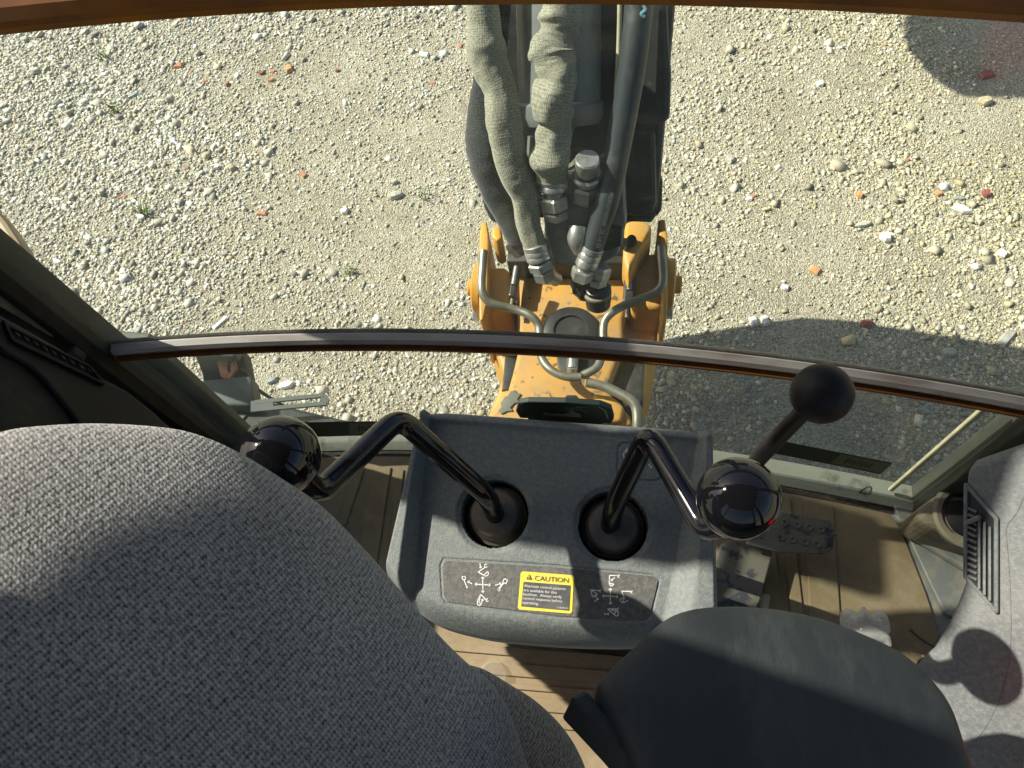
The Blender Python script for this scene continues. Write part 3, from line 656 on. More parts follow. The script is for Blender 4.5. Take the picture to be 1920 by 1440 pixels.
# sill, lower channel and the pale strips around the lower pane
P_, N_ = wpath(WX0-.05, .500, FLOOR)
ob('sill', G().sweep(P_, [(-.012, .001), (-.012, .012), (-.003, .018), (.03, .018), (.03, -.03), (-.012, -.03)], N_), M['sill'], win, smooth=True)
ob('sill_seal', G().sweep(P_, [(-.022, .0005), (-.022, .007), (-.0125, .009), (-.0125, .0005)], N_), M['seal'], win, smooth=True)
# right stile of the lower pane: pale strip, grey channel, dark seal
def stile(name, x0, x1, y0, y1, z0, z1, mat, lab=None): g = G(); g.abox((x0, y0, z0), (x1, y1, z1)); return ob(name, g, mat, win, bevel=.002, label=lab)
yr = winY(.478)
stile('edge_strip', .440, .448, yr+.012, yr+.018, FLOOR+.03, ZR-.03, M['caulk'], 'cream strip along the right edge of the lower pane')
stile('stile', .482, .520, yr-.014, yr+.03, FLOOR+.0005, ZR-.026, M['postpaint'])
stile('stile_seal', .521, .530, yr-.03, yr+.02, FLOOR+.0005, ZR-.026, M['seal'])
yl = winY(WX0)
stile('stile', WX0-.040, WX0-.004, yl-.012, yl+.03, FLOOR+.0005, ZT-.01, M['postpaint'])
stile('stile_channel', WX0-.016, WX0+.002, yl-.034, yl-.013, FLOOR+.0005, 2.4, M['trim'])
for z_ in (1.66, 1.84): stile('channel_clip', WX0-.004, WX0+.006, yl-.045, yl-.0345, z_-.012, z_+.012, M['rubber'])
# outside post face seen through the lower pane on the left
g = G(); g.prism([A(WX0-.04, yl+.015, 0), A(WX0+.030, yl+.026, 0), A(WX0+.030, yl+.040, 0), A(WX0-.04, yl+.040, 0)], A(0, 0, .41)); g.v = [(a, b, c+FLOOR-.02) for a, b, c in g.v]
ob('outer_flange', g, M['postpaint'], win, bevel=.003)

def win_quad(px, off=-.0012):
    """project picture points to the inner face of the pane"""
    out = []
    for x, y in px:
        Y = .45
        for _ in range(6):
            p = on_y(x, y, Y); Y = winY(p[0])+off
        out.append(on_y(x, y, Y))
    return out
def bil(q, s, t):
    a, b, c, d = q; return (a*(1-s)+b*s)*(1-t)+(d*(1-s)+c*s)*t
def flat_grid(quad, n=10, m_=2, th=None):
    g = G(); vs = [bil(quad, i/n, j/m_) for j in range(m_+1) for i in range(n+1)]
    g.add(vs, [(j*(n+1)+i, j*(n+1)+i+1, (j+1)*(n+1)+i+1, (j+1)*(n+1)+i) for j in range(m_) for i in range(n)]); return g
def decal_on_glass(Q, patch, lab):
    q = win_quad(Q)
    # curved to the pane: re-project a grid of picture points
    Qa = [A(*p) for p in Q]
    def G_(s0, s1, t0, t1, off, n=8, m_=2):
        g = G(); px = [bil(Qa, s0+(s1-s0)*i/n, t0+(t1-t0)*j/m_) for j in range(m_+1) for i in range(n+1)]
        g.add(win_quad(px, off), [(j*(n+1)+i, j*(n+1)+i+1, (j+1)*(n+1)+i+1, (j+1)*(n+1)+i) for j in range(m_) for i in range(n)]); return g
    d = ob('window_decal', G_(0, 1, 0, 1, -.0012), M['decal_g'], win, label=lab)
    ob('picture_patch', G_(patch[0], patch[1], .1, .9, -.0016), M['decal_g3'], d)
    g = G(); s0, s1 = (0.03, patch[0]-.05) if patch[0] > .4 else (patch[1]+.05, .97)
    for r_ in range(6):
        t = .12+r_*.135; e = s1-(.0 if r_ % 2 else .06)
        q_ = G_(s0, e, t, t+.05, -.0016, 6, 1); g.add(q_.v, q_.f)
    ob('faded_print', g, M['decal_g2'], d)
    g = G(); w = (patch[1]-patch[0])
    for k in range(7):
        a = patch[0]+w*(.2+.08*k); q_ = G_(a, a+w*.05, .3+.05*(k % 3), .72-.06*(k % 2), -.0020, 1, 1); g.add(q_.v, q_.f)
    ob('picture_print', g, M['decal_g'], d)
decal_on_glass([(560, 792), (742, 789), (742, 815), (560, 820)], (.52, .98), 'dark green decal at the bottom left of the lower pane, seen from behind')
decal_on_glass([(1462, 826), (1674, 868), (1650, 889), (1440, 848)], (.55, .99), 'dark green decal at the bottom right of the lower pane, seen from behind')

# ------------------------------------------------------------------ FLOOR COVERING
def mat_poly(px, z): return [on_z(x, y, z) for x, y in px]
fm = root('floor_mat', 'tan ribbed rubber floor mat under the control console', 'floor mat', (0, .1, FLOOR))
out = [(455, 905), (520, 872), (640, 838), (760, 826), (1100, 836), (1420, 872), (1560, 890), (1640, 906), (1663, 915), (1672, 950), (1700, 1020), (1735, 1110), (1762, 1190), (1745, 1225), (1722, 1238), (1700, 1300), (1500, 1500), (500, 1500), (300, 1000)]
g = G(); g.prism(mat_poly(out, FLOOR+.006), A(0, 0, -.0055)); ob('mat_sheet', g, M['mat'], fm, bevel=.001)
def rib(px, h=.004):
    g = G(); g.prism(mat_poly(px, FLOOR+.006+h), A(0, 0, -h-.001)); ob('rib', g, M['mat'], fm, bevel=.0015)
rib([(664, 880), (682, 880), (648, 985), (632, 985)]); rib([(697, 878), (733, 876), (700, 1100), (660, 1110)]); rib([(745, 880), (757, 880), (735, 1090), (722, 1095)])
rib([(1462, 932), (1482, 934), (1508, 1160), (1484, 1160)]); rib([(1507, 940), (1563, 950), (1580, 1220), (1522, 1215)]); rib([(1420, 930), (1445, 932), (1470, 1180), (1440, 1180)])
for y0, y1 in ((1232, 1250), (1262, 1288), (1300, 1312), (1322, 1350), (1362, 1380)):
    rib([(820, y0-30), (1200, y0), (1200, y1), (820, y1-32)], .005)
# wires poking out of the mat
ob('loose_wire', G().tube([on_z(1608, 928, FLOOR+.007), on_z(1618, 918, FLOOR+.03), on_z(1632, 912, FLOOR+.02)], .0012, 6), M['wire'], label='short black wire end sticking up near the sill', cat='wire', group='wire ends on the floor')
ob('loose_wire', G().tube([on_z(1706, 1180, FLOOR+.007), on_z(1725, 1197, FLOOR+.012), on_z(1752, 1214, FLOOR+.02)], .0012, 6), M['wire'], label='thin black wire lying in the bottle shadow', cat='wire', group='wire ends on the floor')

# worn grey corner plate, with a boss
cp = root('corner_plate', 'scratched grey metal plate in the right rear floor corner', 'metal plate', on_z(1780, 1020, FLOOR))
g = G(); g.prism([on_z(x, y, FLOOR+.014) for x, y in [(1668, 925), (1700, 928), (1920, 900), (1920, 1240), (1800, 1160), (1772, 1150), (1740, 1085), (1705, 1010), (1680, 960)]], A(0, 0, -.013)); ob('plate', g, M['floor'], cp, bevel=.002)
g = G(); g.prism([on_z(x, y, FLOOR+.03) for x, y in [(1672, 962), (1690, 962), (1930, 1120), (1925, 1140), (1700, 1000)]], A(0, 0, -.0155)); ob('plate_ridge', g, M['floor'], cp, bevel=.006)
bs = root('boss_bracket', 'dusty tan bracket with a round opening behind the side console', 'bracket', on_z(1790, 960, FLOOR+.03))
g = G(); g.prism([on_z(x, y, FLOOR+.11) for x, y in [(1716, 962), (1768, 918), (1790, 906), (1850, 915), (1900, 960), (1900, 1030), (1820, 1010), (1738, 985)]], A(0, 0, -.09)); ob('block', g, M['bracket'], bs, bevel=.012, bseg=3)
c = on_z(1818, 968, FLOOR+.112); ob('collar', G().lathe([(.052, 0), (.052, .010), (.047, .013), (.040, .011), (.038, -.0), (.030, -.001)], c, A(-.15, -.1, 1), 32), M['bracket'], bs, smooth=True)
ob('plug', G().lathe([(.033, .0), (.033, .006), (.028, .009), (.004, .012)], c, A(-.15, -.1, 1), 28), M['trim'], bs, smooth=True)

# pedal
pd = root('foot_pedal', 'worn steel foot pedal with dimpled grip plate beside the console', 'pedal', on_z(1430, 1080, FLOOR+.02))
ZP = FLOOR+.075
q = [on_z(1438, 957, ZP+.01), on_z(1556, 983, ZP), on_z(1548, 1041, ZP), on_z(1430, 1028, ZP+.01)]
q = [on_z(1400, 948, ZP+.012), on_z(1555, 976, ZP), on_z(1567, 988, ZP), on_z(1562, 1030, ZP), on_z(1550, 1039, ZP), on_z(1455, 1034, ZP+.01), on_z(1400, 1020, ZP+.012)]
ob('grip_plate', G().prism(q, A(0, 0, -.006)), M['pedal'], pd, bevel=.0015)
for k in range(10):
    r_, i = divmod(k, 5)
    x = 1472+i*22.5-(8 if r_ else 0); y = 980+i*4.5+r_*28
    c = on_z(x, y, ZP+.0105-.012*(x-1438)/130+.0008)
    ob('grip_dimple', G().lathe([(.0058, -.001), (.0058, .0018), (.0045, .0028), (.0032, .0022), (.0026, .0004)], c, A(0, 0, 1), 14), M['pedal'], pd, smooth=True)
q = [on_z(x, y, FLOOR+.055) for x, y in [(1352, 1020), (1380, 1008), (1450, 1015), (1448, 1040), (1424, 1128), (1416, 1145), (1340, 1142), (1342, 1050)]]
ob('arm_plate', G().prism(q, A(0, 0, -.008)), M['pedal'], pd, bevel=.002)
q = [on_z(x, y, FLOOR+.035) for x, y in [(1432, 1112), (1445, 1116), (1441, 1146), (1428, 1146)]]
ob('stop_tab', G().prism(q, A(0, 0, -.028)), M['caulk'], pd, bevel=.002)
ob('pivot', G().tube([on_z(1400, 1060, FLOOR+.002), on_z(1400, 1060, FLOOR+.05)], .012, 12, sub=1), M['pedal'], pd)
ob('stem', G().tube([on_z(1440, 1025, FLOOR+.045), on_z(1470, 1005, ZP-.006)], .009, 12, sub=1), M['pedal'], pd)

# ------------------------------------------------------------------ CONTROL CONSOLE
TH = math.radians(9); CN = A(0, -math.sin(TH), math.cos(TH)); CO = on_z(1040, 1000, 1.78)
CU = A(1, 0, 0); CV = np.cross(CN, CU)
def pc(x, y, h=0.0): return on_pl(x, y, CO, CN, h)
con = root('control_console', 'dusty grey moulded console carrying two control levers and a caution decal', 'control console', (CO[0], CO[1], FLOOR+.006))
def catm(pts, n):
    pts = [A(*p) for p in pts]; out = []
    L = len(pts)-1
    for k in range(n):
        u = k/(n-1)*L; i = min(int(u), L-1); t = u-i
        p0 = pts[max(i-1, 0)]; p1 = pts[i]; p2 = pts[i+1]; p3 = pts[min(i+2, L)]
        out.append(.5*((2*p1)+(-p0+p2)*t+(2*p0-5*p1+4*p2-p3)*t*t+(-p0+3*p1-3*p2+p3)*t**3))
    return np.array(out)
NU, NV = 300, 250
top_e = catm([(796, 777), (806, 771), (880, 776), (1060, 789), (1200, 800), (1318, 808), (1333, 818)], NU)
top_e = catm([(797, 776), (840, 774), (930, 780), (1060, 790), (1190, 799), (1290, 807), (1332, 814)], NU)
bot_e = catm([(725, 1084), (790, 1158), (890, 1191), (1000, 1204), (1110, 1210), (1220, 1207), (1342, 1176)], NU)
side_k = lambda t: t
grid = np.zeros((NV, NU, 3)); Sg = np.zeros((NV, NU)); Tg = np.zeros((NV, NU))
CHOLES = [pc(926, 962), pc(1149, 985)]
loopL = [(832, 1047), (1040, 1060), (1225, 1078), (1236, 1088), (1234, 1098), (1222, 1150), (1212, 1163), (1195, 1165), (1050, 1158), (930, 1142), (836, 1130), (829, 1118), (826, 1060), (832, 1047)]
loopR = [(1168, 830), (1225, 834), (1240, 842), (1242, 892), (1232, 902), (1165, 898), (1158, 890), (1160, 838), (1168, 830)]
def uvc(p): d = np.asarray(p)-CO; return np.stack([d @ CU, d @ CV], -1)
LL = uvc(np.array([pc(*p) for p in loopL])); LR = uvc(np.array([pc(*p) for p in loopR]))
def segdist(P, poly):
    best = np.full(P.shape[:-1], 9.0)
    for i in range(len(poly)-1):
        a = poly[i]; b = poly[i+1]; d = b-a; t = np.clip(((P-a)@d)/max(d@d, 1e-12), 0, 1)[..., None]
        best = np.minimum(best, np.linalg.norm(P-(a+t*d), axis=-1))
    return best
def sst(x, a, b): t = np.clip((x-a)/(b-a), 0, 1); return t*t*(3-2*t)
tt = np.linspace(0, 1, NV)
for j, t in enumerate(tt):
    px = bot_e*(1-t)+top_e*t
    for i in range(NU):
        grid[j, i] = pc(px[i, 0], px[i, 1])
    Sg[j] = np.linspace(0, 1, NU); Tg[j] = t
UV = uvc(grid)
wl_ = .125*(1-Tg)+.055*Tg; wr_ = .115*(1-Tg)+.085*Tg
fl = 1-sst(Sg, wl_*.62, wl_*1.15)
fr_ = sst(Sg, 1-wr_*1.35, 1-wr_*.62)
H = .019*fl+.014*fr_*(1-fl)
# outer edges round over
el = np.minimum(Sg, 1-Sg)*.29; H -= .006*(1-np.clip(el/.006, 0, 1))**2
ef = (1-Tg)*.185; H -= .006*(1-np.clip(ef/.007, 0, 1))**2; H += .003*(1-sst(ef, .006, .011))
en = Tg*.185; H -= .024*(1-np.clip(en/.022, 0, 1))**2
# far and near part of the dish
for c in CHOLES:
    d = np.linalg.norm(UV-uvc(c), axis=-1)
    rim = .0315
    H = np.where(d < rim, -.026, H-.003*(1-sst(d, rim, rim+.006)))
dl = segdist(UV, LL); H -= .0010*(1-sst(dl, .0003, .0014))
dr = segdist(UV, LR); H -= .0010*(1-sst(dr, .0003, .0014))
Vv = grid+H[..., None]*CN
g = G(); vs = Vv.reshape(-1, 3); fs = [(j*NU+i, j*NU+i+1, (j+1)*NU+i+1, (j+1)*NU+i) for j in range(NV-1) for i in range(NU-1)]
g.add(vs, fs)
# side walls of the cover
bd = [j*NU for j in range(NV-1, -1, -1)]+[i for i in range(1, NU)]+[j*NU+NU-1 for j in range(1, NV)]+[(NV-1)*NU+i for i in range(NU-2, 0, -1)]
cen = Vv.mean(axis=(0, 1)); prev = bd; n = len(bd)
for dz, ins in ((-.004, .0015), (-.03, .001), (-.065, -.004), (-.0655, -.02)):
    base_i = len(g.v); nv = []
    for b_ in bd:
        p = vs[b_]; d = unit(A(p[0]-cen[0], p[1]-cen[1], 0)); nv.append(p+d*ins+A(0, 0, dz))
    g.add(nv, []); cur = list(range(base_i, base_i+n))
    for i in range(n): g.f.append((prev[i], cur[i], cur[(i+1) % n], prev[(i+1) % n]))
    prev = cur
ob('cover', g, M['plastic'], con, smooth=True)
ped = G(); q = [A(-.17, .13, 0), A(.06, .13, 0), A(.06, .26, 0), A(-.17, .26, 0)]
ped.prism([p+A(0, 0, FLOOR+.006) for p in q], A(0, 0, .50)); ob('pedestal', ped, M['trim'], con, bevel=.01)

def pillow(pts, center, up, H1, H2, rings=22, power=2.2, sub=8, back=True):
    """closed, inflated slab from a closed outline (3-D points); up = unit vector to the bulging side"""
    P = []; n = len(pts); pts = [np.asarray(p, float) for p in pts]
    for i in range(n):
        p0, p1, p2, p3 = pts[i-1], pts[i], pts[(i+1) % n], pts[(i+2) % n]
        for k in range(sub):
            t = k/sub; P.append(.5*((2*p1)+(-p0+p2)*t+(2*p0-5*p1+4*p2-p3)*t*t+(-p0+3*p1-3*p2+p3)*t**3))
    P = np.array(P); m_ = len(P); vs = []; 
    rs = [1-(1-math.cos(math.pi/2*k/rings)) for k in range(rings)]          # 1 -> ~0
    for r in rs: 
        h = H1*(1-r**power)**(1/power); vs.append(center+(P-center)*r+up*h)
    allv = list(np.concatenate(vs)); fs = []
    for j in range(rings-1):
        for i in range(m_): fs.append((j*m_+i, j*m_+(i+1) % m_, (j+1)*m_+(i+1) % m_, (j+1)*m_+i))
    allv.append(center+up*H1); c = len(allv)-1
    for i in range(m_): fs.append(((rings-1)*m_+i, (rings-1)*m_+(i+1) % m_, c))
    # back side
    b0 = len(allv); k2 = 8
    for q in range(1, k2+1):
        a = math.pi/2*q/k2; r = math.cos(a)*.12+.88; h = -H2*math.sin(a)
        allv += list(center+(P-center)*r+up*h)
    for q in range(k2):
        o0 = 0 if q == 0 else b0+(q-1)*m_; o1 = b0+q*m_
        for i in range(m_): fs.append((o0+i, o1+i, o1+(i+1) % m_, o0+(i+1) % m_))
    fs.append(tuple(b0+(k2-1)*m_+i for i in range(m_)))
    g = G(); g.add(allv, [q[::-1] for q in fs]); return g

# lever boots sit in the round wells of the cover
for c in CHOLES:
    ob('lever_boot', G().lathe([(.0305, -.0245), (.0285, -.018), (.026, -.0165), (.0245, -.010), (.0228, -.0085), (.0215, -.004), (.019, -.0025), (.008, -.001), (.0075, .001), (.001, .0015)], c, CN, 48), M['boot'], con, smooth=True)

# --- printed graphics on the console
def zp(x, y): return (780+x/3.692, 1000+y/3.692)
def cpt(x, y, h=.0007): return pc(*zp(x, y), h)
def text_geo(body, quad, h, proj=pc):
    """text stretched into a picture quad (TL, TR, BR, BL) and laid on the console plane"""
    cu = bpy.data.curves.new('t', 'FONT'); cu.body = body; cu.resolution_u = 3
    o = bpy.data.objects.new('t', cu); COL.objects.link(o)
    bpy.context.view_layer.update()
    me = o.to_mesh(); V = np.array([v.co[:] for v in me.vertices]); Fc = [tuple(p.vertices) for p in me.polygons]
    o.to_mesh_clear(); bpy.data.objects.remove(o); bpy.data.curves.remove(cu)
    x0, x1 = V[:, 0].min(), V[:, 0].max(); y0, y1 = -.02, .72
    Q = [A(*q) for q in quad]; out = []
    for v in V:
        s = (v[0]-x0)/(x1-x0); t = 1-(v[1]-y0)/(y1-y0); p = bil(Q, s, t); out.append(proj(p[0], p[1], h))
    g = G(); g.add(out, Fc); return g
strip = root  # (label strip belongs to the console)
lpts = [A(*p) for p in loopL[:-1]]; lc = sum(lpts)/len(lpts)
ob('label_strip', G().prism([pc(*(lc+(p-lc)*A(.985, .93)), .0004) for p in lpts], -CN*.0003), M['strip'], con, label='dark speckled label strip across the near edge')
rpts = [A(*p) for p in loopR[:-1]]; rc_ = sum(rpts)/len(rpts)
ob('label_strip', G().prism([pc(*(rc_+(p-rc_)*.92), .0004) for p in rpts], -CN*.0003), M['plastic'], con)
dec = ob('caution_decal', G().prism([cpt(*p, .0009) for p in [(738, 263), (1080, 290), (1092, 302), (1080, 545), (1068, 555), (716, 527), (705, 515), (725, 275)]], -CN*.0006), M['decal_y'], con, label='yellow bordered caution decal')
blk = G().prism([cpt(*p, .0013) for p in [(744, 334), (1070, 360), (1060, 536), (728, 505)]], -CN*.0004); ob('text_panel', blk, M['decal_k'], dec)
ob('decal_print', text_geo('CAUTION', [zp(822, 290), zp(1058, 308), zp(1054, 342), zp(819, 326)], .0016), M['decal_k'], dec, label='the word CAUTION')
g = G(); g.prism([cpt(*p, .0017) for p in [(782, 282), (802, 320), (762, 317)]], -CN*.0003); ob('warning_triangle', g, M['decal_k'], dec)
g = G(); g.ribbon([cpt(782, 292, .002), cpt(782, 308, .002)], .0007, CN); g.ribbon([cpt(782, 312, .002), cpt(782, 315, .002)], .0007, CN); ob('exclamation_mark', g, M['decal_y'], dec)
lines = [('Alternate control patterns', 352, 1036, 24), ('are available for this', 382, 975, 22), ('backhoe.  Always verify', 410, 1010, 26), ('control response before', 438, 1012, 28), ('operating.', 468, 850, 30)]
for tx, y, x1, _ in lines:
    x0 = 749-(y-352)*.11; w = x1-x0
    q = [zp(x0, y-1), zp(x1, y-1+w*.082), zp(x1-1, y+19+w*.082), zp(x0-1, y+19)]
    ob('decal_print', text_geo(tx, q, .0017), M['decal_w'], dec)
ob('decal_print', text_geo('T185094-X', [zp(975, 508), zp(1052, 513), zp(1051, 523), zp(974, 518)], .0017), M['decal_w'], dec)

def arrow(g, a, b, w=3.0, hd=9):
    a = A(*a); b = A(*b); d = (b-a)/np.linalg.norm(b-a); s = A(-d[1], d[0])
    g.ribbon([cpt(*a), cpt(*b)], w/3692*1.05, CN)
    g.ribbon([cpt(*(b-d*hd+s*hd)), cpt(*b), cpt(*(b-d*hd-s*hd))], w/3692*1.05, CN)
def line(g, pts, w=3.0, h=.0007): 
    for i in range(len(pts)-1): g.ribbon([cpt(*pts[i], h), cpt(*pts[i+1], h)], w/3692*1.05, CN)
def ring(g, c, r, w=2.5): line(g, [(c[0]+r*math.cos(a), c[1]+r*math.sin(a)) for a in np.linspace(0, 6.283, 12)], w)
for cx, cy in ((462, 355), (1345, 435)):
    g = G()
    for dx, dy in ((0, -54), (2, 56), (-53, -3), (54, 3)): arrow(g, (cx+dx*.15, cy+dy*.15), (cx+dx, cy+dy), 3.2, 11)
    ring(g, (cx, cy), 5, 4); ob('arrow_cross', g, M['worn_w'], con)
def symbol(fn): g = G(); fn(g); ob('control_symbol', g, M['worn_w'], con)
symbol(lambda g: (arrow(g, (442, 206), (448, 240), 3, 8), line(g, [(490, 212), (477, 217), (474, 228), (482, 236), (493, 232)]), line(g, [(480, 234), (430, 268), (472, 291)]), line(g, [(470, 290), (496, 264), (503, 276), (497, 291), (482, 297), (470, 290)])))
symbol(lambda g: (line(g, [(318, 300), (340, 298), (345, 318), (324, 322), (318, 300)]), line(g, [(332, 320), (350, 368)]), ring(g, (352, 373), 5), arrow(g, (388, 350), (358, 332), 3, 9)))
symbol(lambda g: (arrow(g, (548, 360), (588, 346), 3, 9), line(g, [(612, 313), (634, 325), (622, 350), (600, 336), (612, 313)]), line(g, [(610, 342), (578, 384)]), line(g, [(606, 338), (573, 382)]), ring(g, (575, 390), 8)))
symbol(lambda g: (line(g, [(502, 468), (492, 472), (484, 464), (488, 456), (498, 452)]), line(g, [(486, 464), (447, 421), (426, 470)]), line(g, [(426, 470), (424, 490), (436, 500), (452, 494), (438, 478), (426, 470)]), arrow(g, (452, 486), (462, 456), 3, 8), line(g, [(447, 421), (438, 478)])))
def fork(g, x, y): line(g, [(x+12, y-9), (x, y-4), (x, y+4), (x+10, y+10)])
symbol(lambda g: (fork(g, 1398, 297), line(g, [(1398, 293), (1340, 291), (1337, 345)]), line(g, [(1337, 345), (1370, 352), (1358, 363), (1345, 362), (1337, 345)]), arrow(g, (1376, 306), (1350, 327), 3, 8)))
symbol(lambda g: (fork(g, 1270, 398), line(g, [(1270, 397), (1208, 391), (1222, 440), (1248, 440), (1254, 418), (1208, 391)]), line(g, [(1222, 440), (1254, 418)]), arrow(g, (1236, 472), (1262, 450), 3, 8)))
symbol(lambda g: (fork(g, 1488, 406), line(g, [(1488, 403), (1424, 400), (1442, 450)]), line(g, [(1442, 450), (1416, 452), (1414, 468), (1428, 482), (1442, 450)]), arrow(g, (1468, 466), (1436, 478), 3, 8)))
symbol(lambda g: (fork(g, 1392, 526), line(g, [(1392, 524), (1326, 523), (1372, 562)]), line(g, [(1372, 562), (1385, 573), (1398, 570), (1400, 545), (1386, 536), (1372, 562)]), line(g, [(1326, 523), (1386, 536)]), arrow(g, (1302, 560), (1336, 558), 3, 8)))
def zq(x, y): return ((x*480/1920+840-780)*3.692, (y*360/1440+600-1000)*3.692)   # from the upper close-up to decal coordinates
symbol(lambda g: (line(g, [zq(1345, 962), zq(1312, 1010), zq(1325, 1040), zq(1345, 1018), zq(1340, 966), zq(1368, 1000)]), ring(g, zq(1378, 975), 14)))
symbol(lambda g: (line(g, [zq(1345, 1055), zq(1312, 1108)]), arrow(g, zq(1505, 1080), zq(1525, 1108), 3, 8)))

# emblem plate on the far side of the console
q = [(972, 757), (990, 754), (1060, 755), (1125, 760), (1146, 768), (1151, 786), (1146, 795), (975, 784), (967, 772)]
ZE = 1.765
em = root('emblem_plate', 'dark oval emblem plate with a pale leaping stag behind the console', 'emblem', on_z(1060, 785, ZE-.05))
Yb = on_z(1060, 790, 1.79)[1]
def pe(x, y, off=0): return on_y(x, y, Yb+.012-off)
ob('plate', G().prism([pe(*p) for p in q], A(0, .006, 0)), M['emblem'], em, bevel=.001)
ob('plate_stay', G().prism([pe(990, 785, -.001), pe(1130, 792, -.001), pe(1130, 792, -.001)+A(0, 0, -.03), pe(990, 785, -.001)+A(0, 0, -.03)], A(0, .004, 0)), M['emblem'], em)
def ez(x, y): return pe(x*.25+840, y*.25+600, .0008)
g = G(); fy = A(0, -1, 0)
for L_, w in (([(520, 690), (530, 640), (560, 625)], .0016), ([(1200, 740), (1180, 680), (1130, 650)], .0016), ([(545, 700), (555, 645)], .0008)): g = G().ribbon([ez(*p) for p in L_], w, fy); ob('plate_border', g, M['emblem2'], em)

g = G()
def poly(pts): g.add([ez(*p) for p in pts], [tuple(range(len(pts)))])
poly([(710, 708), (735, 690), (760, 700), (860, 702), (915, 696), (925, 680), (960, 694), (990, 705), (1000, 732), (710, 712)])
for L_ in ([(920, 686), (895, 668), (880, 650)], [(925, 684), (945, 660), (1035, 655)], [(935, 672), (905, 655)], [(945, 676), (990, 672), (1045, 690)], [(925, 690), (860, 678), (835, 680)], [(960, 660), (975, 648)]): g.ribbon([ez(*p) for p in L_], .0011, fy)
ob('stag_print', g, M['emblem2'], em)

# ------------------------------------------------------------------ LEVERS
def arc_path(pts, r=.02, n=5):
    """polyline with rounded corners"""
    P = [np.asarray(p, float) for p in pts]; out = [P[0]]
    for i in range(1, len(P)-1):
        a = unit(P[i-1]-P[i]); b = unit(P[i+1]-P[i]); rr = min(r, .45*np.linalg.norm(P[i-1]-P[i]), .45*np.linalg.norm(P[i+1]-P[i]))
        s = P[i]+a*rr; e = P[i]+b*rr
        for k in range(n+1): t = k/n; out.append(s*(1-t)**2+2*P[i]*t*(1-t)+e*t*t)
    out.append(P[-1]); return out
base = pc(928, 968, .0)
lv = root('control_lever', 'left cranked black control lever with glossy ball knob next to the grey seat', 'lever', base, 'black control levers on the console')
pts = [base-CN*.012, dep(912, 928, .655), dep(748, 782, .595), dep(597, 926, .525), dep(560, 888, .508)]
ob('shaft', G().tube(arc_path(pts, .016, 7), .0092, 24, sub=1), M['lever'], lv, smooth=True)
c = dep(525, 856, .500); ob('knob', G().sphere(c, .0277), M['gloss'], lv, smooth='all')
base = pc(1142, 992, .0)
lv = root('control_lever', 'middle cranked black control lever with glossy ball knob over the right edge of the console', 'lever', base, 'black control levers on the console')
pts = [base-CN*.012, dep(1152, 946, .655), dep(1216, 812, .595), dep(1325, 1000, .545), dep(1375, 965, .52)]
ob('shaft', G().tube(arc_path(pts, .016, 7), .0092, 24, sub=1), M['lever'], lv, smooth=True)
c = dep(1385, 935, .500); ob('knob', G().sphere(c, .0281), M['gloss'], lv, smooth='all')
base = on_z(1325, 1010, FLOOR+.3)
lv = root('control_lever', 'straight control lever with smaller matte black ball knob, nearest the window', 'lever', (base[0], base[1], FLOOR), 'black control levers on the console')
p0 = dep(1541, 738, .60); p1 = dep(1425, 857, .76); p2 = dep(1345, 960, .90)
ob('shaft', G().tube([p0, p1, p2], [.0072, .0085, .0085], 20, sub=4), M['matte_knob'], lv, smooth=True)
ob('knob', G().sphere(p0, .0247), M['matte_knob'], lv, smooth='all')
ob('lever_mount', G().tube([p2, A(p2[0], p2[1], FLOOR+.004)], [.0085, .014], 16, sub=1), M['trim'], lv, smooth=True)

# ------------------------------------------------------------------ SEAT
def plane3(a, b, c):
    n = unit(np.cross(b-a, c-a)); 
    if np.dot(n, CAM-a) < 0: n = -n
    return a, n
SO, SN = plane3(dep(0, 900, .39), dep(0, 1440, .37), dep(1000, 1400, .52))
st = root('operator_seat', 'swivel seat with grey knit backrest and smooth black armrest in the foreground', 'seat', (-.25, -.1, FLOOR))
def sp_(x, y, h=0): return on_pl(x, y, SO, SN, h)
def with_uv(g, O, N, rot):
    u = unit(np.cross(N, A(0, 0, 1) if abs(N[2]) < .9 else A(0, 1, 0))); w = np.cross(N, u); V = np.array(g.v)-O
    a = math.radians(rot); uu = V@u; ww = V@w
    return np.stack([uu*math.cos(a)-ww*math.sin(a), uu*math.sin(a)+ww*math.cos(a)], 1)
o_ = [(-300, 1000), (-220, 890), (-110, 838), (0, 810), (60, 800), (170, 794), (280, 799), (360, 812), (440, 845), (520, 893), (600, 948), (680, 1028), (760, 1120), (830, 1200), (885, 1252), (915, 1275), (950, 1330), (980, 1420), (1000, 1520), (800, 1760), (250, 1850), (-200, 1750), (-320, 1350)]
g = pillow([sp_(*p) for p in o_], sp_(430, 1420), SN, .062, .02, rings=26, power=1.85, sub=6)
seat_uv = with_uv(g, SO, SN, 25)
ob('backrest', g, M['knit'], st, smooth='all', uv=seat_uv, label='grey knit backrest')
o_ = [(820, 1250), (870, 1248), (905, 1254), (950, 1280), (1000, 1312), (1045, 1355), (1078, 1405), (1095, 1460), (1090, 1560), (900, 1650), (760, 1500), (780, 1330)]
SO2 = SO-SN*.035
g = pillow([on_pl(x, y, SO2, SN) for x, y in o_], on_pl(930, 1450, SO2, SN), SN, .030, .04, rings=18, power=2.1, sub=6)
ob('side_bolster', g, M['knit'], st, smooth='all', uv=with_uv(g, SO, SN, 25), label='lower grey knit bolster')
AO, AN = plane3(dep(1300, 1150, .52), dep(1150, 1440, .45), dep(1800, 1440, .47))
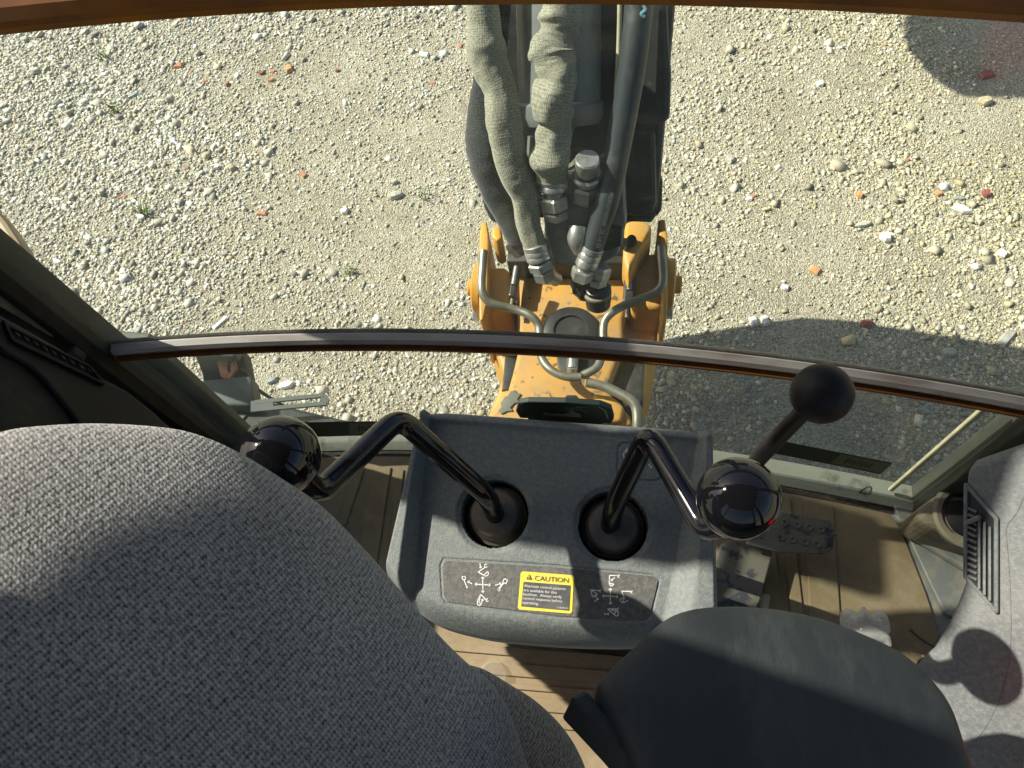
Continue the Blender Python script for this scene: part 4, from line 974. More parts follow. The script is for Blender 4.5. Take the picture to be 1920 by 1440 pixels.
o_ = [(1118, 1300), (1140, 1262), (1190, 1215), (1240, 1170), (1285, 1150), (1350, 1143), (1430, 1146), (1520, 1162), (1600, 1190), (1680, 1228), (1735, 1275), (1775, 1330), (1800, 1400), (1825, 1480), (1840, 1650), (1300, 1700), (1200, 1480), (1160, 1380)]
g = pillow([on_pl(x, y, AO, AN) for x, y in o_], on_pl(1470, 1400, AO, AN), AN, .020, .035, rings=22, power=3.2, sub=6)
ob('armrest', g, M['vinyl'], st, smooth='all', uv=with_uv(g, AO, AN, 0), label='smooth black armrest pad')
fp = [(1070, 1306), (1098, 1292), (1122, 1318), (1235, 1470), (1180, 1520), (1150, 1470)]
g = G().prism([on_pl(x, y, AO, AN, .0) for x, y in [(1098, 1291), (1125, 1318), (1180, 1375), (1260, 1470), (1230, 1480), (1150, 1390), (1070, 1306)]], -AN*.045)
ob('armrest_hinge', g, M['vinyl'], st, bevel=.003)
# seat structure down to the floor, hidden behind the cushions
ob('seat_pedestal', G().lathe([(.10, 0), (.10, .02), (.05, .05), (.05, .42), (.09, .46)], A(-.38, -.50, FLOOR+.007), A(0, 0, 1), 24), M['trim'], st, smooth=True)

# ------------------------------------------------------------------ RIGHT SIDE CONSOLE
PO, PN = plane3(dep(1808, 890, .655), dep(1720, 1240, .70), dep(1915, 1180, .63))
def pp(x, y, h=0): return on_pl(x, y, PO, PN, h)
sc = root('side_console', 'pale dusty side console with an air vent at the right edge', 'side console', on_z(1860, 1200, FLOOR))
o_ = [(1807, 896), (1809, 880), (1822, 866), (1850, 856), (1920, 832), (2060, 790), (2300, 1000), (2250, 1600), (1700, 1600), (1690, 1340), (1700, 1270), (1722, 1236), (1745, 1215), (1770, 1175), (1790, 1130), (1803, 1095), (1808, 1070)]
vo_ = [(1815, 930), (1862, 978), (1862, 1136), (1812, 1072)]
# top skin with the vent opening left out: ring of quads between the outline and the opening is avoided by boolean-free layering
bm_g = G(); bm_g.prism([pp(*p) for p in o_], -PN*.08+A(.07, .03, 0))
side = ob('panel', bm_g, M['panel'], sc, bevel=.009, bseg=4, smooth=True)
g = G(); g.prism([p-PN*.0795+A(.10, .03, 0) for p in [pp(1850, 930), pp(2150, 930), pp(2150, 1550), pp(1800, 1550), pp(1850, 1150)]], A(.05, 0, -.33)); ob('panel_base', g, M['panel'], sc)
vf = G()
fo = [(1813, 905), (1872, 968), (1873, 1150), (1868, 1150), (1811, 1083)]
def bar(g, a, b, w, h0, h1, n=None):
    d = unit(pp(*b)-pp(*a)); s = np.cross(PN, d); c = (pp(*a)+pp(*b))/2+PN*(h0+h1)/2
    g.box(c, d, s, PN, np.linalg.norm(pp(*b)-pp(*a))+w*.5, w, h1-h0)
for a, b in (((1813, 908), (1870, 972)), ((1870, 972), (1870, 1146)), ((1870, 1146), (1812, 1080)), ((1812, 1080), (1813, 908))): bar(vf, a, b, .0035, -.001, .0035)
ob('vent_frame', vf, M['plastic'], sc, bevel=.001, label='black surround of the air vent')
g = G(); g.prism([pp(x, y, .0006) for x, y in [(1815, 912), (1868, 972), (1868, 1142), (1814, 1078)]], -PN*.001); ob('vent_well', g, M['rubber'], sc)
for k in range(12):
    y = 952+k*11.5; a = (1817, y); b = (1832, y+7)
    g = G(); bar(g, a, b, .0022, .0006, .0028); ob('vent_fin', g, M['panel'], sc, bevel=.0004)
for x in (1838, 1848, 1858):
    g = G(); bar(g, (x, 970+(x-1838)*.9), (x, 1102+(x-1838)*1.1), .0022, .0006, .0030); ob('vent_slat', g, M['panel'], sc, bevel=.0004)
g = G(); bar(g, (1816, 978), (1840, 968), .004, .001, .008); ob('vent_lever', g, M['panel'], sc, bevel=.001)
# seam on the panel
g = G(); P_ = [pp(x, y, .0007) for x, y in [(1920, 930), (1905, 962), (1888, 985), (1886, 1010), (1892, 1080), (1894, 1200), (1880, 1290), (1855, 1350), (1825, 1390), (1790, 1410)]]
g.tube([p-PN*.0008 for p in P_], .0007, 6, sub=4); ob('seam', g, M['panel'], sc, smooth=True)

# red thing at the right edge
c0 = dep(2088, 1690, .50); ax = unit(dep(2105, 1350, .62)-c0)
rc = root('red_canister', 'bright red rounded canister cut off at the lower right corner', 'canister', c0-A(0, 0, .12))
ob('body', G().lathe([(.02, .05), (.055, .055), (.060, .07), (.060, .15), (.055, .17), (.040, .185), (.02, .192)], c0, ax, 48), M['red'], rc, smooth=True)
ob('neck', G().lathe([(.018, .192), (.018, .205), (.012, .21)], c0, ax, 24), M['trim'], rc, smooth=True)

# ------------------------------------------------------------------ LEFT TRIM PANEL
lt = root('side_trim', 'black moulded trim panel with a slot vent at the left edge', 'trim panel', (-.7, .3, FLOOR))
LO, LN = plane3(dep(0, 640, .78), dep(300, 800, .95), dep(150, 900, .78))
def lp(x, y, h=0): return on_pl(x, y, LO, LN, h)
o_ = [(-120, 515), (0, 584), (60, 617), (130, 658), (195, 705), (240, 728), (290, 768), (325, 800), (360, 870), (380, 950), (100, 950), (-160, 950)]
g = G(); g.prism([lp(*p) for p in o_], -LN*.03); ob('trim_shell', g, M['trim'], lt, bevel=.010, bseg=4, smooth=True)
g = G()
def lbar(g, a, b, w, h0, h1):
    d = unit(lp(*b)-lp(*a)); s = np.cross(LN, d); g.box((lp(*a)+lp(*b))/2+LN*(h0+h1)/2, d, s, LN, np.linalg.norm(lp(*b)-lp(*a)), w, h1-h0)
for a, b in (((10, 612), (165, 690)), ((20, 640), (192, 722)), ((165, 690), (192, 722)), ((4, 603), (20, 640))): lbar(g, a, b, .004, 0, .004)
ob('vent_frame', g, M['trim'], lt, bevel=.001)
for k in range(9):
    x = 26+k*17; g = G(); lbar(g, (x, 622+k*8.4), (x+9, 632+k*8.6), .004, .0002, .002); ob('vent_fin', g, M['rubber'], lt)
g = G(); g.tube([lp(x, y, .002) for x, y in [(0, 655), (60, 690), (110, 745), (150, 800), (170, 860)]], .004, 8); ob('trim_crease', g, M['trim'], lt, smooth=True)
# tan plate between post and trim
g = G(); P0 = [on_x(x, y, -.722) for x, y in [(-60, 505), (0, 528), (200, 665), (205, 692), (0, 570), (-60, 540)]]
g.prism(P0, A(-.006, 0, 0)); ob('post_cover', g, M['bracket'], lt, label='tan strip beside the window channel')

# ------------------------------------------------------------------ WATER BOTTLE
bt = root('water_bottle', 'clear crumpled plastic bottle lying on the mat behind the armrest', 'bottle', on_z(1625, 1185, FLOOR+.007))
b0 = on_z(1622, 1140, FLOOR+.05); b1 = on_z(1632, 1330, FLOOR+.05); ax = unit(b1-b0)
b0 = on_z(1620, 1152, FLOOR+.05)
prof = [(.006, .004), (.014, .001), (.022, .000), (.029, .005), (.032, .014), (.033, .022), (.031, .027), (.0335, .032), (.0335, .042), (.031, .046), (.0335, .050), (.0335, .062), (.031, .066), (.0335, .071), (.033, .12), (.030, .14), (.018, .165), (.0125, .175), (.0125, .19)]
g = G().lathe(prof, b0, ax, 40)
V = np.array(g.v); d = V-b0; hh = d@ax; rad = d-np.outer(hh, ax); rn = np.linalg.norm(rad, axis=1)
ux = unit(np.cross(ax, A(0, 0, 1))); uz = np.cross(ux, ax); an = np.arctan2(rad@uz, rad@ux)
foot = np.clip(1-hh/.028, 0, 1)*.20*np.cos(an*5)*(rn > .008)
cr = np.array([mn.noise(Vector((p*60).tolist()))*.09 for p in V])
V2 = b0+np.outer(hh, ax)+rad*(1+foot[:, None]+cr[:, None])+np.outer(-np.clip(1-hh/.02, 0, 1)*.006*np.cos(an*5)*(rn > .012), ax)
g.v = [tuple(p) for p in V2]; ob('bottle_body', g, M['bottle'], bt, smooth='all')
ob('bottle_cap', G().lathe([(.014, .188), (.0145, .19), (.0145, .20), (.013, .202)], b0, ax, 24), M['decal_w'], bt, smooth=True)
# small clear lid on the mat beside the seat
ob('clear_lid', G().lathe([(.022, 0), (.023, .004), (.021, .007), (.002, .008)], on_z(925, 1268, FLOOR+.013), A(0, 0, 1), 28), M['clear'], label='small clear plastic disc on the mat in front of the seat', cat='lid', smooth=True)

# ------------------------------------------------------------------ BACKHOE OUTSIDE
BA = on_y(1075, 20, 1.12); BB = on_y(1075, 400, .90)
BU = unit(BA-BB); BX = A(1, 0, 0); BN = unit(np.cross(BX, BU)); 
if np.dot(BN, CAM-BA) < 0: BN = -BN
def bp(x, y, h=0): return on_pl(x, y, BA, BN, h)
bh = root('backhoe', 'yellow swing frame and upright black boom of the backhoe outside the rear window', 'backhoe', (BB[0], BB[1]+.1, .25))
# boom body, running on up and out of the picture
def boomslab(px, h0, depth, mat, name, bev=.01, ext=True, label=None):
    P0 = [bp(x, y, h0) for x, y in px]; g = G().prism(P0, -BN*depth); return ob(name, g, mat, bh, bevel=bev, label=label)
topL = bp(950, 10, -.05); 
cx_ = (bp(900, 200)[0]+bp(1240, 200)[0])/2
z_top = 2.75
def at_boom(x, z, h=0):   # world x, height z, on the boom plane
    t = (z-BB[2])/BU[2]; p = BB+BU*t+BN*h; return A(x, p[1], p[2])
xl, xr = bp(908, 390)[0], bp(1236, 390)[0]
xl2, xr2 = bp(925, 150)[0]+.0, bp(1255, 150)[0]
g = G().prism([at_boom(xl, 1.30, -.06), at_boom(xr, 1.30, -.06), at_boom(xr2, 1.7, -.06), at_boom(xr2-.01, z_top, -.06), at_boom(xl2+.01, z_top, -.06), at_boom(xl2, 1.7, -.06)], A(0, .36, .12))
ob('boom', g, M['boom'], bh, bevel=.012, label='dirty black boom')
# side plates and steps of the boom as seen around its edges
boomslab([(1196, -60), (1250, -60), (1254, 60), (1259, 140), (1256, 225), (1232, 238), (1196, 236)], -.035, .05, M['boom'], 'boom_side_plate')
boomslab([(1180, 240), (1229, 243), (1232, 380), (1222, 405), (1176, 408)], -.045, .06, M['boom'], 'boom_side_plate')
boomslab([(902, 180), (935, 180), (945, 300), (940, 408), (912, 405), (903, 380)], -.05, .06, M['boom'], 'boom_side_plate')
boomslab([(1226, 330), (1243, 335), (1241, 395), (1228, 410)], -.07, .05, M['boom'], 'boom_side_plate')
boomslab([(902, 378), (915, 372), (955, 405), (945, 428), (918, 414)], -.02, .04, M['boom'], 'boom_side_plate')
# cylinder barrel between the boom plates
c0 = bp(1050, 236, -.06); c1 = bp(1045, -260, -.06)
ob('cylinder_barrel', G().lathe([(.03, 0), (.075, .004), (.082, .02), (.082, .04), (.076, .045), (.076, .9)], c0, c1-c0, 40), M['greypaint'], bh, smooth=True, label='grey painted hydraulic cylinder barrel')
ob('cylinder_eye', G().prism([bp(x, y, -.03) for x, y in [(985, 170), (1060, 175), (1075, 240), (1060, 300), (1020, 318), (990, 290), (978, 230)]], -BN*.05), M['greypaint'], bh, bevel=.01)
ob('hard_line', G().tube([bp(1163, -60, .0), bp(1160, 90, .0), bp(1153, 200, 0), bp(1148, 300, -.02)], .0042, 10), M['caulk'], bh, smooth=True, label='thin cream hard line beside the black hose')
# steel bracket loop round the port area
ob('tube_clamp', G().tube([bp(x, y, .01) for x, y in [(995, 255), (994, 300), (1006, 318), (1030, 322), (1070, 312), (1085, 300), (1120, 298), (1135, 292)]], .006, 8), M['tube'], bh, smooth=True)
# valve block
ob('valve_block', G().prism([bp(x, y, .03) for x, y in [(1012, 338), (1030, 322), (1170, 340), (1174, 420), (1160, 478), (1120, 500), (1040, 498), (1022, 440)]], -BN*.10), M['block'], bh, bevel=.006, bseg=3, label='dull steel hose connection block')
ob('black_fitting', G().prism([bp(x, y, .035) for x, y in [(1060, 428), (1128, 420), (1168, 424), (1166, 462), (1112, 478), (1075, 470)]], -BN*.02), M['blackoil'], bh, bevel=.004)
ob('port_boss', G().tube([bp(1068, 478, .01), bp(1110, 478, .01)], .014, 16, sub=1), M['tube'], bh, smooth=True)

def hexn(parent, a, b, r, name='hex_nut', mat=None):
    a = np.asarray(a); L = np.linalg.norm(b-a)
    return ob(name, G().lathe([(r*.86, 0), (r, L*.14), (r, L*.86), (r*.86, L)], a, b-a, 6), mat or M['steel'], parent)
def collar(parent, a, b, r, name='crimp_collar', mat=None, rings=3):
    L = np.linalg.norm(b-a); pr = [(r*.9, 0)]
    for k in range(rings): pr += [(r, L*(k+.15)/rings), (r, L*(k+.8)/rings), (r*.93, L*(k+.9)/rings)]
    return ob(name, G().lathe(pr+[(r*.9, L)], a, b-a, 28), mat or M['steel'], parent, smooth=True)

# swing frame: heights stepped from the casting
Z1 = .90
def sf(x, y, z=Z1): return on_z(x, y, z)
def slab(name, px, z, dz, mat, bev=.008, label=None, bseg=3):
    g = G().prism([sf(x, y, z) for x, y in px], A(0, 0, -dz)); return ob(name, g, mat, bh, bevel=bev, bseg=bseg, label=label, smooth=True)
slab('swing_casting', [(958, 482), (1005, 470), (1100, 486), (1172, 478), (1184, 520), (1178, 560), (1170, 600), (1172, 650), (1150, 700), (1140, 730), (1180, 775), (1190, 800), (905, 800), (925, 762), (950, 735), (960, 700), (972, 650), (968, 560)], .93, .5, M['yellow_chipped'], .014, 'chipped yellow centre of the swing casting')
slab('swing_base', [(903, 580), (1244, 578), (1242, 610), (1228, 640), (1216, 665), (1210, 730), (1200, 790), (1190, 812), (900, 812), (930, 740), (945, 700), (930, 665), (912, 632)], .84, .50, M['yellow'], .014, 'dusty yellow base of the swing frame')
slab('side_boss', [(916, 500), (946, 498), (958, 510), (958, 578), (904, 582), (906, 520)], .95, .2, M['yellow'], .014, 'glossy yellow left boss')
slab('side_boss', [(1188, 478), (1240, 470), (1246, 510), (1246, 578), (1184, 578), (1182, 520)], .95, .2, M['yellow'], .014, 'shaded yellow right boss')
slab('ear_plate', [(902, 420), (912, 414), (916, 440), (914, 560), (906, 600), (899, 600), (897, 510), (899, 440)], 1.0, .22, M['yellow'], .004, 'left yellow ear plate')
slab('ear_plate', [(1234, 412), (1247, 410), (1252, 450), (1252, 560), (1250, 600), (1242, 602), (1241, 500), (1236, 440)], 1.0, .22, M['yellow'], .004, 'right yellow ear plate')
# upper yellow lugs either side of the hoses
slab('lug', [(922, 424), (938, 420), (942, 446), (932, 452), (922, 444)], 1.04, .10, M['yellow'], .006)
slab('lug', [(1172, 412), (1205, 411), (1222, 420), (1222, 440), (1200, 468), (1180, 520), (1168, 480)], 1.04, .10, M['yellow'], .010, 'curved yellow lug right of the valve block')
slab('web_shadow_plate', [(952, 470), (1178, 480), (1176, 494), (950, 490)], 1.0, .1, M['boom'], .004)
# pins, bolts and slots
for x, y, zz, s in ((897, 540, .93, -1), (1258, 533, .93, 1)):
    c = sf(x, y, zz); ob('pin_flange', G().lathe([(.062, -.012), (.062, .004), (.056, .008)], c, A(s, 0, 0), 32), M['yellow'], bh, smooth=True)
    ob('pin_end', G().lathe([(.022, .0), (.022, .022), (.019, .025)], c, A(s, 0, 0), 24), M['yellow'], bh, smooth=True)
for x, y, s in ((899, 591, -1), (1249, 585, 1)):
    c = sf(x, y, .86); hexn(bh, c, c+A(s*.016, 0, 0), .017, 'bolt_head')
for x, y in ((966, 528), (1180, 538)):
    c = sf(x, y, .965)
    g = G().box(c, A(1, 0, 0), A(0, 1, 0), A(0, 0, 1), .018 if x < 1000 else .026, .10, .03); ob('slot_housing', g, M['blackoil'], bh, bevel=.005)
    ob('slot_bolt', G().tube([c+A(0, -.02, .016), c+A(0, .05, .016)], .006, 10, sub=1), M['steel'], bh, smooth=True)
    ob('slot_screw', G().tube([c+A(0, -.085, -.0), c+A(0, -.05, .0)], .005, 10, sub=1), M['tube'], bh, smooth=True)
for k, (x, y) in enumerate(((1184, 452), (1172, 458))):
    c = sf(x, y, 1.05); ob('rubber_stop', G().lathe([(.011, -.008), (.013, 0), (.011, .012)], c, A(0, -.3, 1), 16), M['blackoil'], bh, smooth=True)
# pivot disc, recesses and bolt below
c = sf(1070, 622, .935); ob('pivot_disc', G().lathe([(.066, -.01), (.066, .004), (.058, .009), (.04, .009), (.038, .004), (.004, .004)], c, A(0, 0, 1), 40), M['boom'], bh, smooth=True)
slab('recess', [(1043, 662), (1090, 662), (1120, 668), (1122, 690), (1100, 708), (1060, 700), (1046, 688)], .934, .02, M['boom'], .003)
c = sf(1073, 690, .95); ob('pivot_pin', G().lathe([(.012, -.02), (.012, .005), (.010, .008)], c, A(0, .25, .97), 20), M['steel'], bh, smooth=True)
ob('pivot_pin', G().tube([sf(1073, 692, .95), sf(1074, 664, .95)], .0135, 16, sub=1), M['steel'], bh, smooth=True)
slab('recess', [(1054, 752), (1062, 740), (1080, 740), (1092, 756), (1090, 790), (1056, 790)], .934, .02, M['boom'], .003)
slab('recess', [(947, 666), (972, 666), (972, 700), (960, 728), (940, 733), (944, 700)], .845, .02, M['boom'], .003)
slab('bare_metal_patch', [(946, 744), (952, 741), (957, 733), (966, 731), (968, 736), (977, 738), (970, 748), (973, 753), (963, 757), (957, 764), (962, 770), (950, 771), (940, 776), (934, 770), (940, 762), (938, 756)], .9345, .006, M['sill'], .001, 'patch of bare pale metal')
# dark flank of the casting in the lower pane
slab('flank', [(1172, 670), (1208, 672), (1206, 760), (1184, 788), (1150, 735), (1160, 700)], .89, .2, M['boom'], .006)
slab('flank_plate', [(1112, 735), (1150, 742), (1172, 762), (1166, 790), (1120, 792), (1110, 770)], .945, .1, M['yellow'], .01)
# steel guard tubes
def zt(pts, zz): return [sf(x, y, z_) for (x, y), z_ in zip(pts, zz)]
def tubep(pts, zz, r=.0085, name='guard_tube', lab=None): return ob(name, G().tube(zt(pts, zz), r, 16, sub=5), M['tube'], bh, smooth=True, label=lab)
tubep([(907, 470), (905, 500), (903, 535), (908, 557), (925, 570), (965, 580), (995, 592), (1010, 612), (1012, 645), (1016, 672), (1032, 693), (1060, 706), (1090, 707)],
      [1.08, 1.07, 1.06, 1.05, 1.04, 1.03, 1.03, 1.02, 1.01, 1.0, 1.0, 1.0, 1.0], .0095, lab='left bent steel guard tube')
tubep([(1239, 462), (1241, 490), (1243, 525), (1236, 543), (1215, 555), (1170, 573), (1145, 588), (1132, 608), (1131, 645), (1128, 668), (1118, 690), (1092, 704)],
      [1.08, 1.07, 1.06, 1.05, 1.04, 1.03, 1.03, 1.02, 1.01, 1.0, 1.0, .995], .0095, lab='right bent steel guard tube')
tubep([(1100, 717), (1130, 724), (1160, 737), (1185, 752), (1194, 770), (1195, 800), (1195, 830)], [.985, .985, .985, .985, .98, .97, .95], .011, lab='short lower guard tube')
# main frame beneath the cab, dipper and bucket above the picture (they throw the shadows at the right)
g = G(); g.abox((-.52, -.6, .45), (.52, .43, 1.10)); ob('main_frame', g, M['boom'], bh, bevel=.02)
g = G().prism([A(-.22, 1.05, .25), A(-.22, 1.42, .25), A(-.22, 1.70, .8), A(-.22, 1.78, 1.5), A(-.22, 1.4, 1.5), A(-.22, .95, .80)], A(.20, 0, 0)); ob('swing_web', g, M['boom'], bh, bevel=.01)
g = G().prism([A(-.22, 1.7, 2.95), A(-.22, 2.0, 3.15), A(-.22, 3.2, 2.6), A(-.22, 3.2, 2.25), A(-.22, 3.0, 2.25), A(-.22, 1.9, 2.7)], A(.18, 0, 0)); ob('dipper', g, M['boom'], bh, bevel=.02)
bk = [A(-.46, 3.38+.42*math.cos(a), 1.90+.42*math.sin(a)) for a in np.linspace(-2.6, .9, 16)]
ob('bucket', G().prism(bk, A(1.3, 0, 0)), M['boom'], bh, bevel=.02)

# ------------------------------------------------------------------ HOSES
def hose_uv(n_ring, seg, r, step):
    return None
def hose(pts, radii, mat, bulge=0.0, sub=8, seg=28, freq=9.0, seed=0.0, step=None, fold=0.0):
    """tube with folds; returns geometry plus UVs in metres"""
    g = G(); P = [np.asarray(p, float) for p in pts]
    L = sum(np.linalg.norm(P[i+1]-P[i]) for i in range(len(P)-1)); nr = (len(P)-1)*sub+1; st_ = L/nr
    def wob(i, a):
        w = mn.noise(Vector((math.cos(a)*.9+seed, math.sin(a)*.9, i*st_*freq)))*bulge
        w += bulge*.45*(abs(mn.noise(Vector((math.cos(a)*1.3+seed+5, math.sin(a)*1.3, i*st_*freq*5))))-.2)
        if fold: w += fold*max(0.0, mn.noise(Vector((math.cos(a)*.4+seed, math.sin(a)*.4+3, i*st_*freq*3.2))))-fold*.1
        return w
    g.tube(pts, radii, seg, True, sub, wob)
    V = len(g.v); r0 = radii[0] if hasattr(radii, '__len__') else radii
    uv = [((k % seg)/seg*2*math.pi*r0 if k < nr*seg else 0, (k//seg)*st_) for k in range(V)]
    # fold the seam: mirrored U so the texture closes
    uv = [(abs(u-math.pi*r0), v) for u, v in uv]
    return g, uv
HG = 'hydraulic hoses in front of the boom'
h1 = root('hydraulic_hose', 'long khaki knit sleeved hose, leftmost of the pale ones', 'hose', bp(1012, 500, .03), HG)
pts = [bp(905, -120, .10), bp(905, -30, .10), bp(909, 40, .10), bp(911, 90, .10), bp(918, 125, .10), bp(937, 170, .10), bp(945, 230, .10), bp(955, 280, .09), bp(972, 330, .08), bp(986, 370, .07), bp(992, 420, .06), bp(1003, 462, .055)]
g, uv = hose(pts, [.027, .027, .027, .033, .030, .027, .029, .028, .028, .025, .023, .020], None, .20, 14, 36, 7, 1.3, fold=.12)
ob('sleeve', g, M['sleeve'], h1, smooth='all', uv=uv)
a = bp(1003, 456, .055); b = bp(1012, 486, .05); collar(h1, a, b, .0245)
hexn(h1, bp(1012, 488, .05), bp(1018, 503, .045), .026); hexn(h1, bp(1018, 504, .044), bp(1024, 522, .035), .0225)
ob('stem', G().tube([bp(1022, 512, .045), bp(1042, 524, .0)], .014, 16, sub=1), M['steel'], h1, smooth=True)
h2 = root('hydraulic_hose', 'crumpled khaki grey sleeved hose in the middle, ending in a hex fitting', 'hose', bp(1040, 395, .03), HG)
pts = [bp(1052, -120, .10), bp(1052, -30, .10), bp(1051, 30, .10), bp(1046, 62, .10), bp(1040, 92, .10), bp(1044, 120, .10), bp(1048, 150, .10), bp(1038, 192, .10), bp(1042, 225, .09), bp(1038, 262, .09), bp(1036, 300, .08), bp(1037, 335, .07)]
g, uv = hose(pts, [.032, .032, .033, .029, .038, .033, .032, .036, .026, .030, .032, .026], None, .26, 14, 36, 12, 4.1, fold=.55)
ob('sleeve', g, M['sleeve'], h2, smooth='all', uv=uv)
collar(h2, bp(1037, 322, .07), bp(1037, 357, .065), .0275); ob('swivel', G().tube([bp(1037, 355, .065), bp(1039, 372, .062)], .018, 20, sub=1), M['steel'], h2, smooth=True)
hexn(h2, bp(1038, 366, .062), bp(1041, 392, .055), .027); hexn(h2, bp(1041, 393, .054), bp(1043, 408, .048), .025)
h3 = root('hydraulic_hose', 'charcoal sleeved hose along the left side of the boom', 'hose', bp(968, 455, 0), HG)
pts = [bp(930, -60, .0), bp(925, 60, .0), bp(916, 150, .0), bp(908, 215, .0), bp(910, 265, .0), bp(914, 310, .0), bp(926, 355, .0), bp(944, 395, .0), bp(962, 430, .0), bp(975, 456, .0)]
g, uv = hose(pts, [.028, .028, .027, .030, .036, .032, .026, .024, .023, .021], None, .16, 8, 24, 9, 8.3)
ob('sleeve', g, M['sleeve_d'], h3, smooth='all', uv=uv)
hexn(h3, bp(962, 448, .0), bp(985, 470, -.005), .024, mat=M['blackoil'])
h4 = root('hydraulic_hose', 'smooth black rubber hose with printed lettering, right of the sleeved ones', 'hose', bp(1105, 500, .04), HG)
pts = [bp(1205, -120, .09), bp(1200, -20, .09), bp(1190, 90, .09), bp(1176, 180, .085), bp(1160, 270, .08), bp(1143, 360, .075), bp(1122, 430, .065), bp(1108, 475, .06)]
ob('hose_body', G().tube(pts, [.0225, .0225, .0225, .0225, .022, .021, .020, .019], 32, sub=8), M['hose'], h4, smooth='all')
collar(h4, bp(1112, 462, .06), bp(1098, 500, .055), .0215); ob('swivel', G().tube([bp(1098, 498, .055), bp(1094, 510, .053)], .015, 18, sub=1), M['steel'], h4, smooth=True)
hexn(h4, bp(1095, 504, .053), bp(1089, 524, .047), .022)
def hp(x, y, h): return bp(x, y, .0815+.0165*(462-y)/94)
tg = text_geo('02.A1.2C  IN/SW/ISS/8288', [(1125, 466), (1152, 362), (1144, 360), (1117, 464)], 0, hp); ob('hose_lettering', tg, M['greypaint'], h4)
tg = text_geo('8', [(1198, 20), (1212, 20), (1210, 44), (1196, 44)], 0, lambda x, y, h: bp(x, y, .118)); 
M['bluemark'] = material('blue_paint_mark', (.16, .34, .38), .7)
ob('paint_mark', G().tube([bp(1205, 10, .110), bp(1210, 18, .110), bp(1202, 26, .111), bp(1209, 32, .110)], .003, 6), M['bluemark'], h4, smooth=True)
# second port: elbow and plug
pl = root('port_plug', 'silver plugged elbow fitting standing between the hoses', 'fitting', bp(1100, 360, .03))
collar(pl, bp(1101, 322, .085), bp(1100, 306, .10), .020, 'plug_cap', rings=1)
ob('plug_cap', G().lathe([(.020, 0), (.0215, .004), (.0215, .022), (.019, .025)], bp(1101, 316, .09), bp(1102, 292, .11)-bp(1101, 316, .09), 32), M['steel'], pl, smooth=True)
ob('plug_ring', G().lathe([(.024, 0), (.0265, .004), (.0265, .012), (.023, .016)], bp(1101, 338, .07), bp(1101, 312, .09)-bp(1101, 338, .07), 32), M['steel'], pl, smooth=True)
hexn(pl, bp(1098, 372, .04), bp(1100, 342, .065), .028); hexn(pl, bp(1086, 458, .045), bp(1082, 430, .06), .019)
ob('elbow', G().tube([bp(1084, 425, .055), bp(1082, 448, .06), bp(1088, 470, .05)], [.017, .018, .014], 18, sub=5), M['steel'], pl, smooth=True)
ec = root('capped_elbow', 'greasy black capped fitting hanging over the yellow casting', 'fitting', bp(1120, 560, .0))
hexn(ec, bp(1128, 498, .04), bp(1122, 520, .035), .021); hexn(ec, bp(1122, 521, .034), bp(1120, 534, .03), .0185)
ob('cap', G().lathe([(.020, 0), (.0255, .004), (.026, .03), (.024, .05), (.018, .056)], bp(1121, 536, .03), bp(1122, 585, .0)-bp(1121, 536, .03), 28), M['blackoil'], ec, smooth=True)
ob('grease_lump', G().tube([bp(1082, 522, .02), bp(1088, 540, .02), bp(1100, 558, .015)], [.012, .017, .012], 14, sub=4, wob=lambda i, a: mn.noise(Vector((math.cos(a)*2, math.sin(a)*2, i*.7)))*.5), M['blackoil'], ec, smooth=True)
ob('retaining_band', G().lathe([(.024, 0), (.0275, .003), (.0275, .008), (.024, .011)], bp(1120, 545, .026), bp(1122, 585, .0)-bp(1121, 536, .03), 28), M['bracket'], ec, smooth=True)

# ------------------------------------------------------------------ LEFT EXTERIOR PIECES
fd = root('rear_lamp_bracket', 'dark dusty fender bracket outside the lower left of the window', 'bracket', on_z(430, 740, .80))
def ex(px, z, dz, mat, name, bev=.005, label=None): return ob(name, G().prism([on_z(x, y, z) for x, y in px], A(0, 0, -dz)), mat, fd, bevel=bev, bseg=3, smooth=True, label=label)
M['hood'] = material('grey_green_dusty_plastic', (.05, .065, .06), .6, dust=(.16, .16, .12), dscale=15, damt=.4)
ex([(361, 645), (363, 630), (372, 623), (400, 625), (448, 633), (446, 650), (440, 668), (372, 668)], 1.05, .03, M['hood'], 'hood', .008)
ex([(360, 655), (452, 648), (462, 700), (470, 735), (460, 742), (384, 745), (378, 700)], 1.0, .06, M['trim'], 'lamp_box', .008)
ex([(380, 712), (470, 704), (476, 748), (470, 760), (380, 760)], 1.02, .05, M['hood'], 'side_plate', .006)
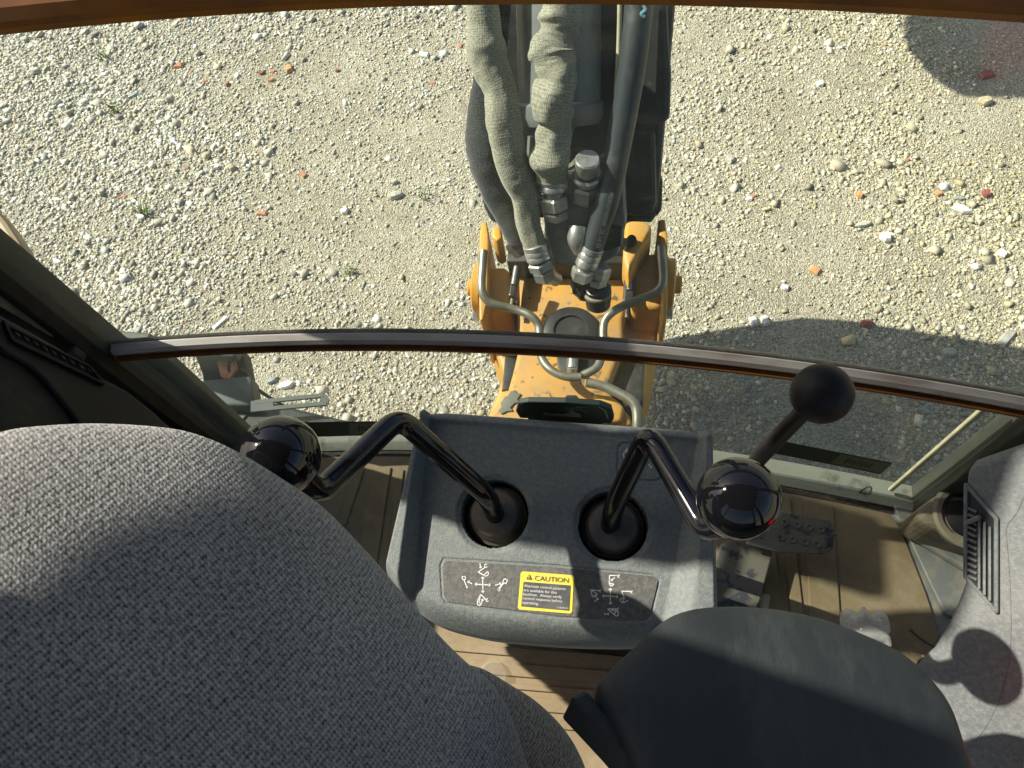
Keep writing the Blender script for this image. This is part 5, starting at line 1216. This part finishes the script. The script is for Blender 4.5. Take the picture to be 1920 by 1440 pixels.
ex([(405, 672), (424, 668), (426, 694), (432, 700), (432, 680), (440, 674), (444, 690), (428, 712), (414, 706)], 1.01, .01, M['brick'], 'red_reflector', .001)
ex([(300, 700), (385, 742), (470, 745), (500, 750), (560, 766), (620, 780), (690, 795), (740, 815), (760, 900), (300, 1000), (200, 800)], .98, .25, M['boom'], 'fender_deck', .01)
ex([(395, 738), (430, 746), (450, 758), (430, 756), (400, 748)], .985, .004, M['sill'], 'mud_patch', .001)
ex([(398, 769), (420, 766), (434, 769), (418, 773)], .985, .004, M['sill'], 'mud_patch', .001)
ex([(440, 780), (452, 774), (462, 777), (455, 786), (444, 788)], .985, .004, M['sill'], 'mud_patch', .001)
sb = G()
for a, b in (((478, 750), (606, 737)), ((480, 764), (612, 752))):
    sb.prism([on_z(a[0], a[1], 1.04), on_z(b[0], b[1], 1.04), on_z(b[0], b[1]+7, 1.04), on_z(a[0], a[1]+7, 1.04)], A(0, 0, -.006))
sb.prism([on_z(602, 737, 1.0395), on_z(612, 740, 1.0395), on_z(617, 748, 1.0395), on_z(615, 756, 1.0395), on_z(602, 757, 1.0395)], A(0, 0, -.005))
sb.prism([on_z(470, 752, 1.0395), on_z(512, 747, 1.0395), on_z(512, 768, 1.0395), on_z(470, 772, 1.0395)], A(0, 0, -.005))
ob('slotted_bar', sb, M['hood'], fd, label='slotted flat steel bar')
ob('lamp_cable', G().tube([on_z(x, y, z) for x, y, z in [(452, 690, 1.0), (466, 706, .99), (480, 727, .98), (505, 745, .96), (530, 760, .94), (560, 785, .92), (575, 798, .92)]], .0042, 10), M['cablemat'], label='thin dark cable looping behind the slotted bar', cat='cable', smooth=True)
# tan fender at the far left edge
M['tanpaint'] = material('tan_fender_paint', (.33, .24, .14), .5, dust=(.4, .34, .24), damt=.5)
ob('fender', G().prism([on_z(x, y, 1.35) for x, y in [(-140, 330), (-10, 388), (12, 415), (35, 450), (66, 518), (60, 540), (-140, 470)]], A(0, 0, -.05)), M['tanpaint'], label='tan painted fender edge at the far left outside the post', cat='fender', bevel=.01)
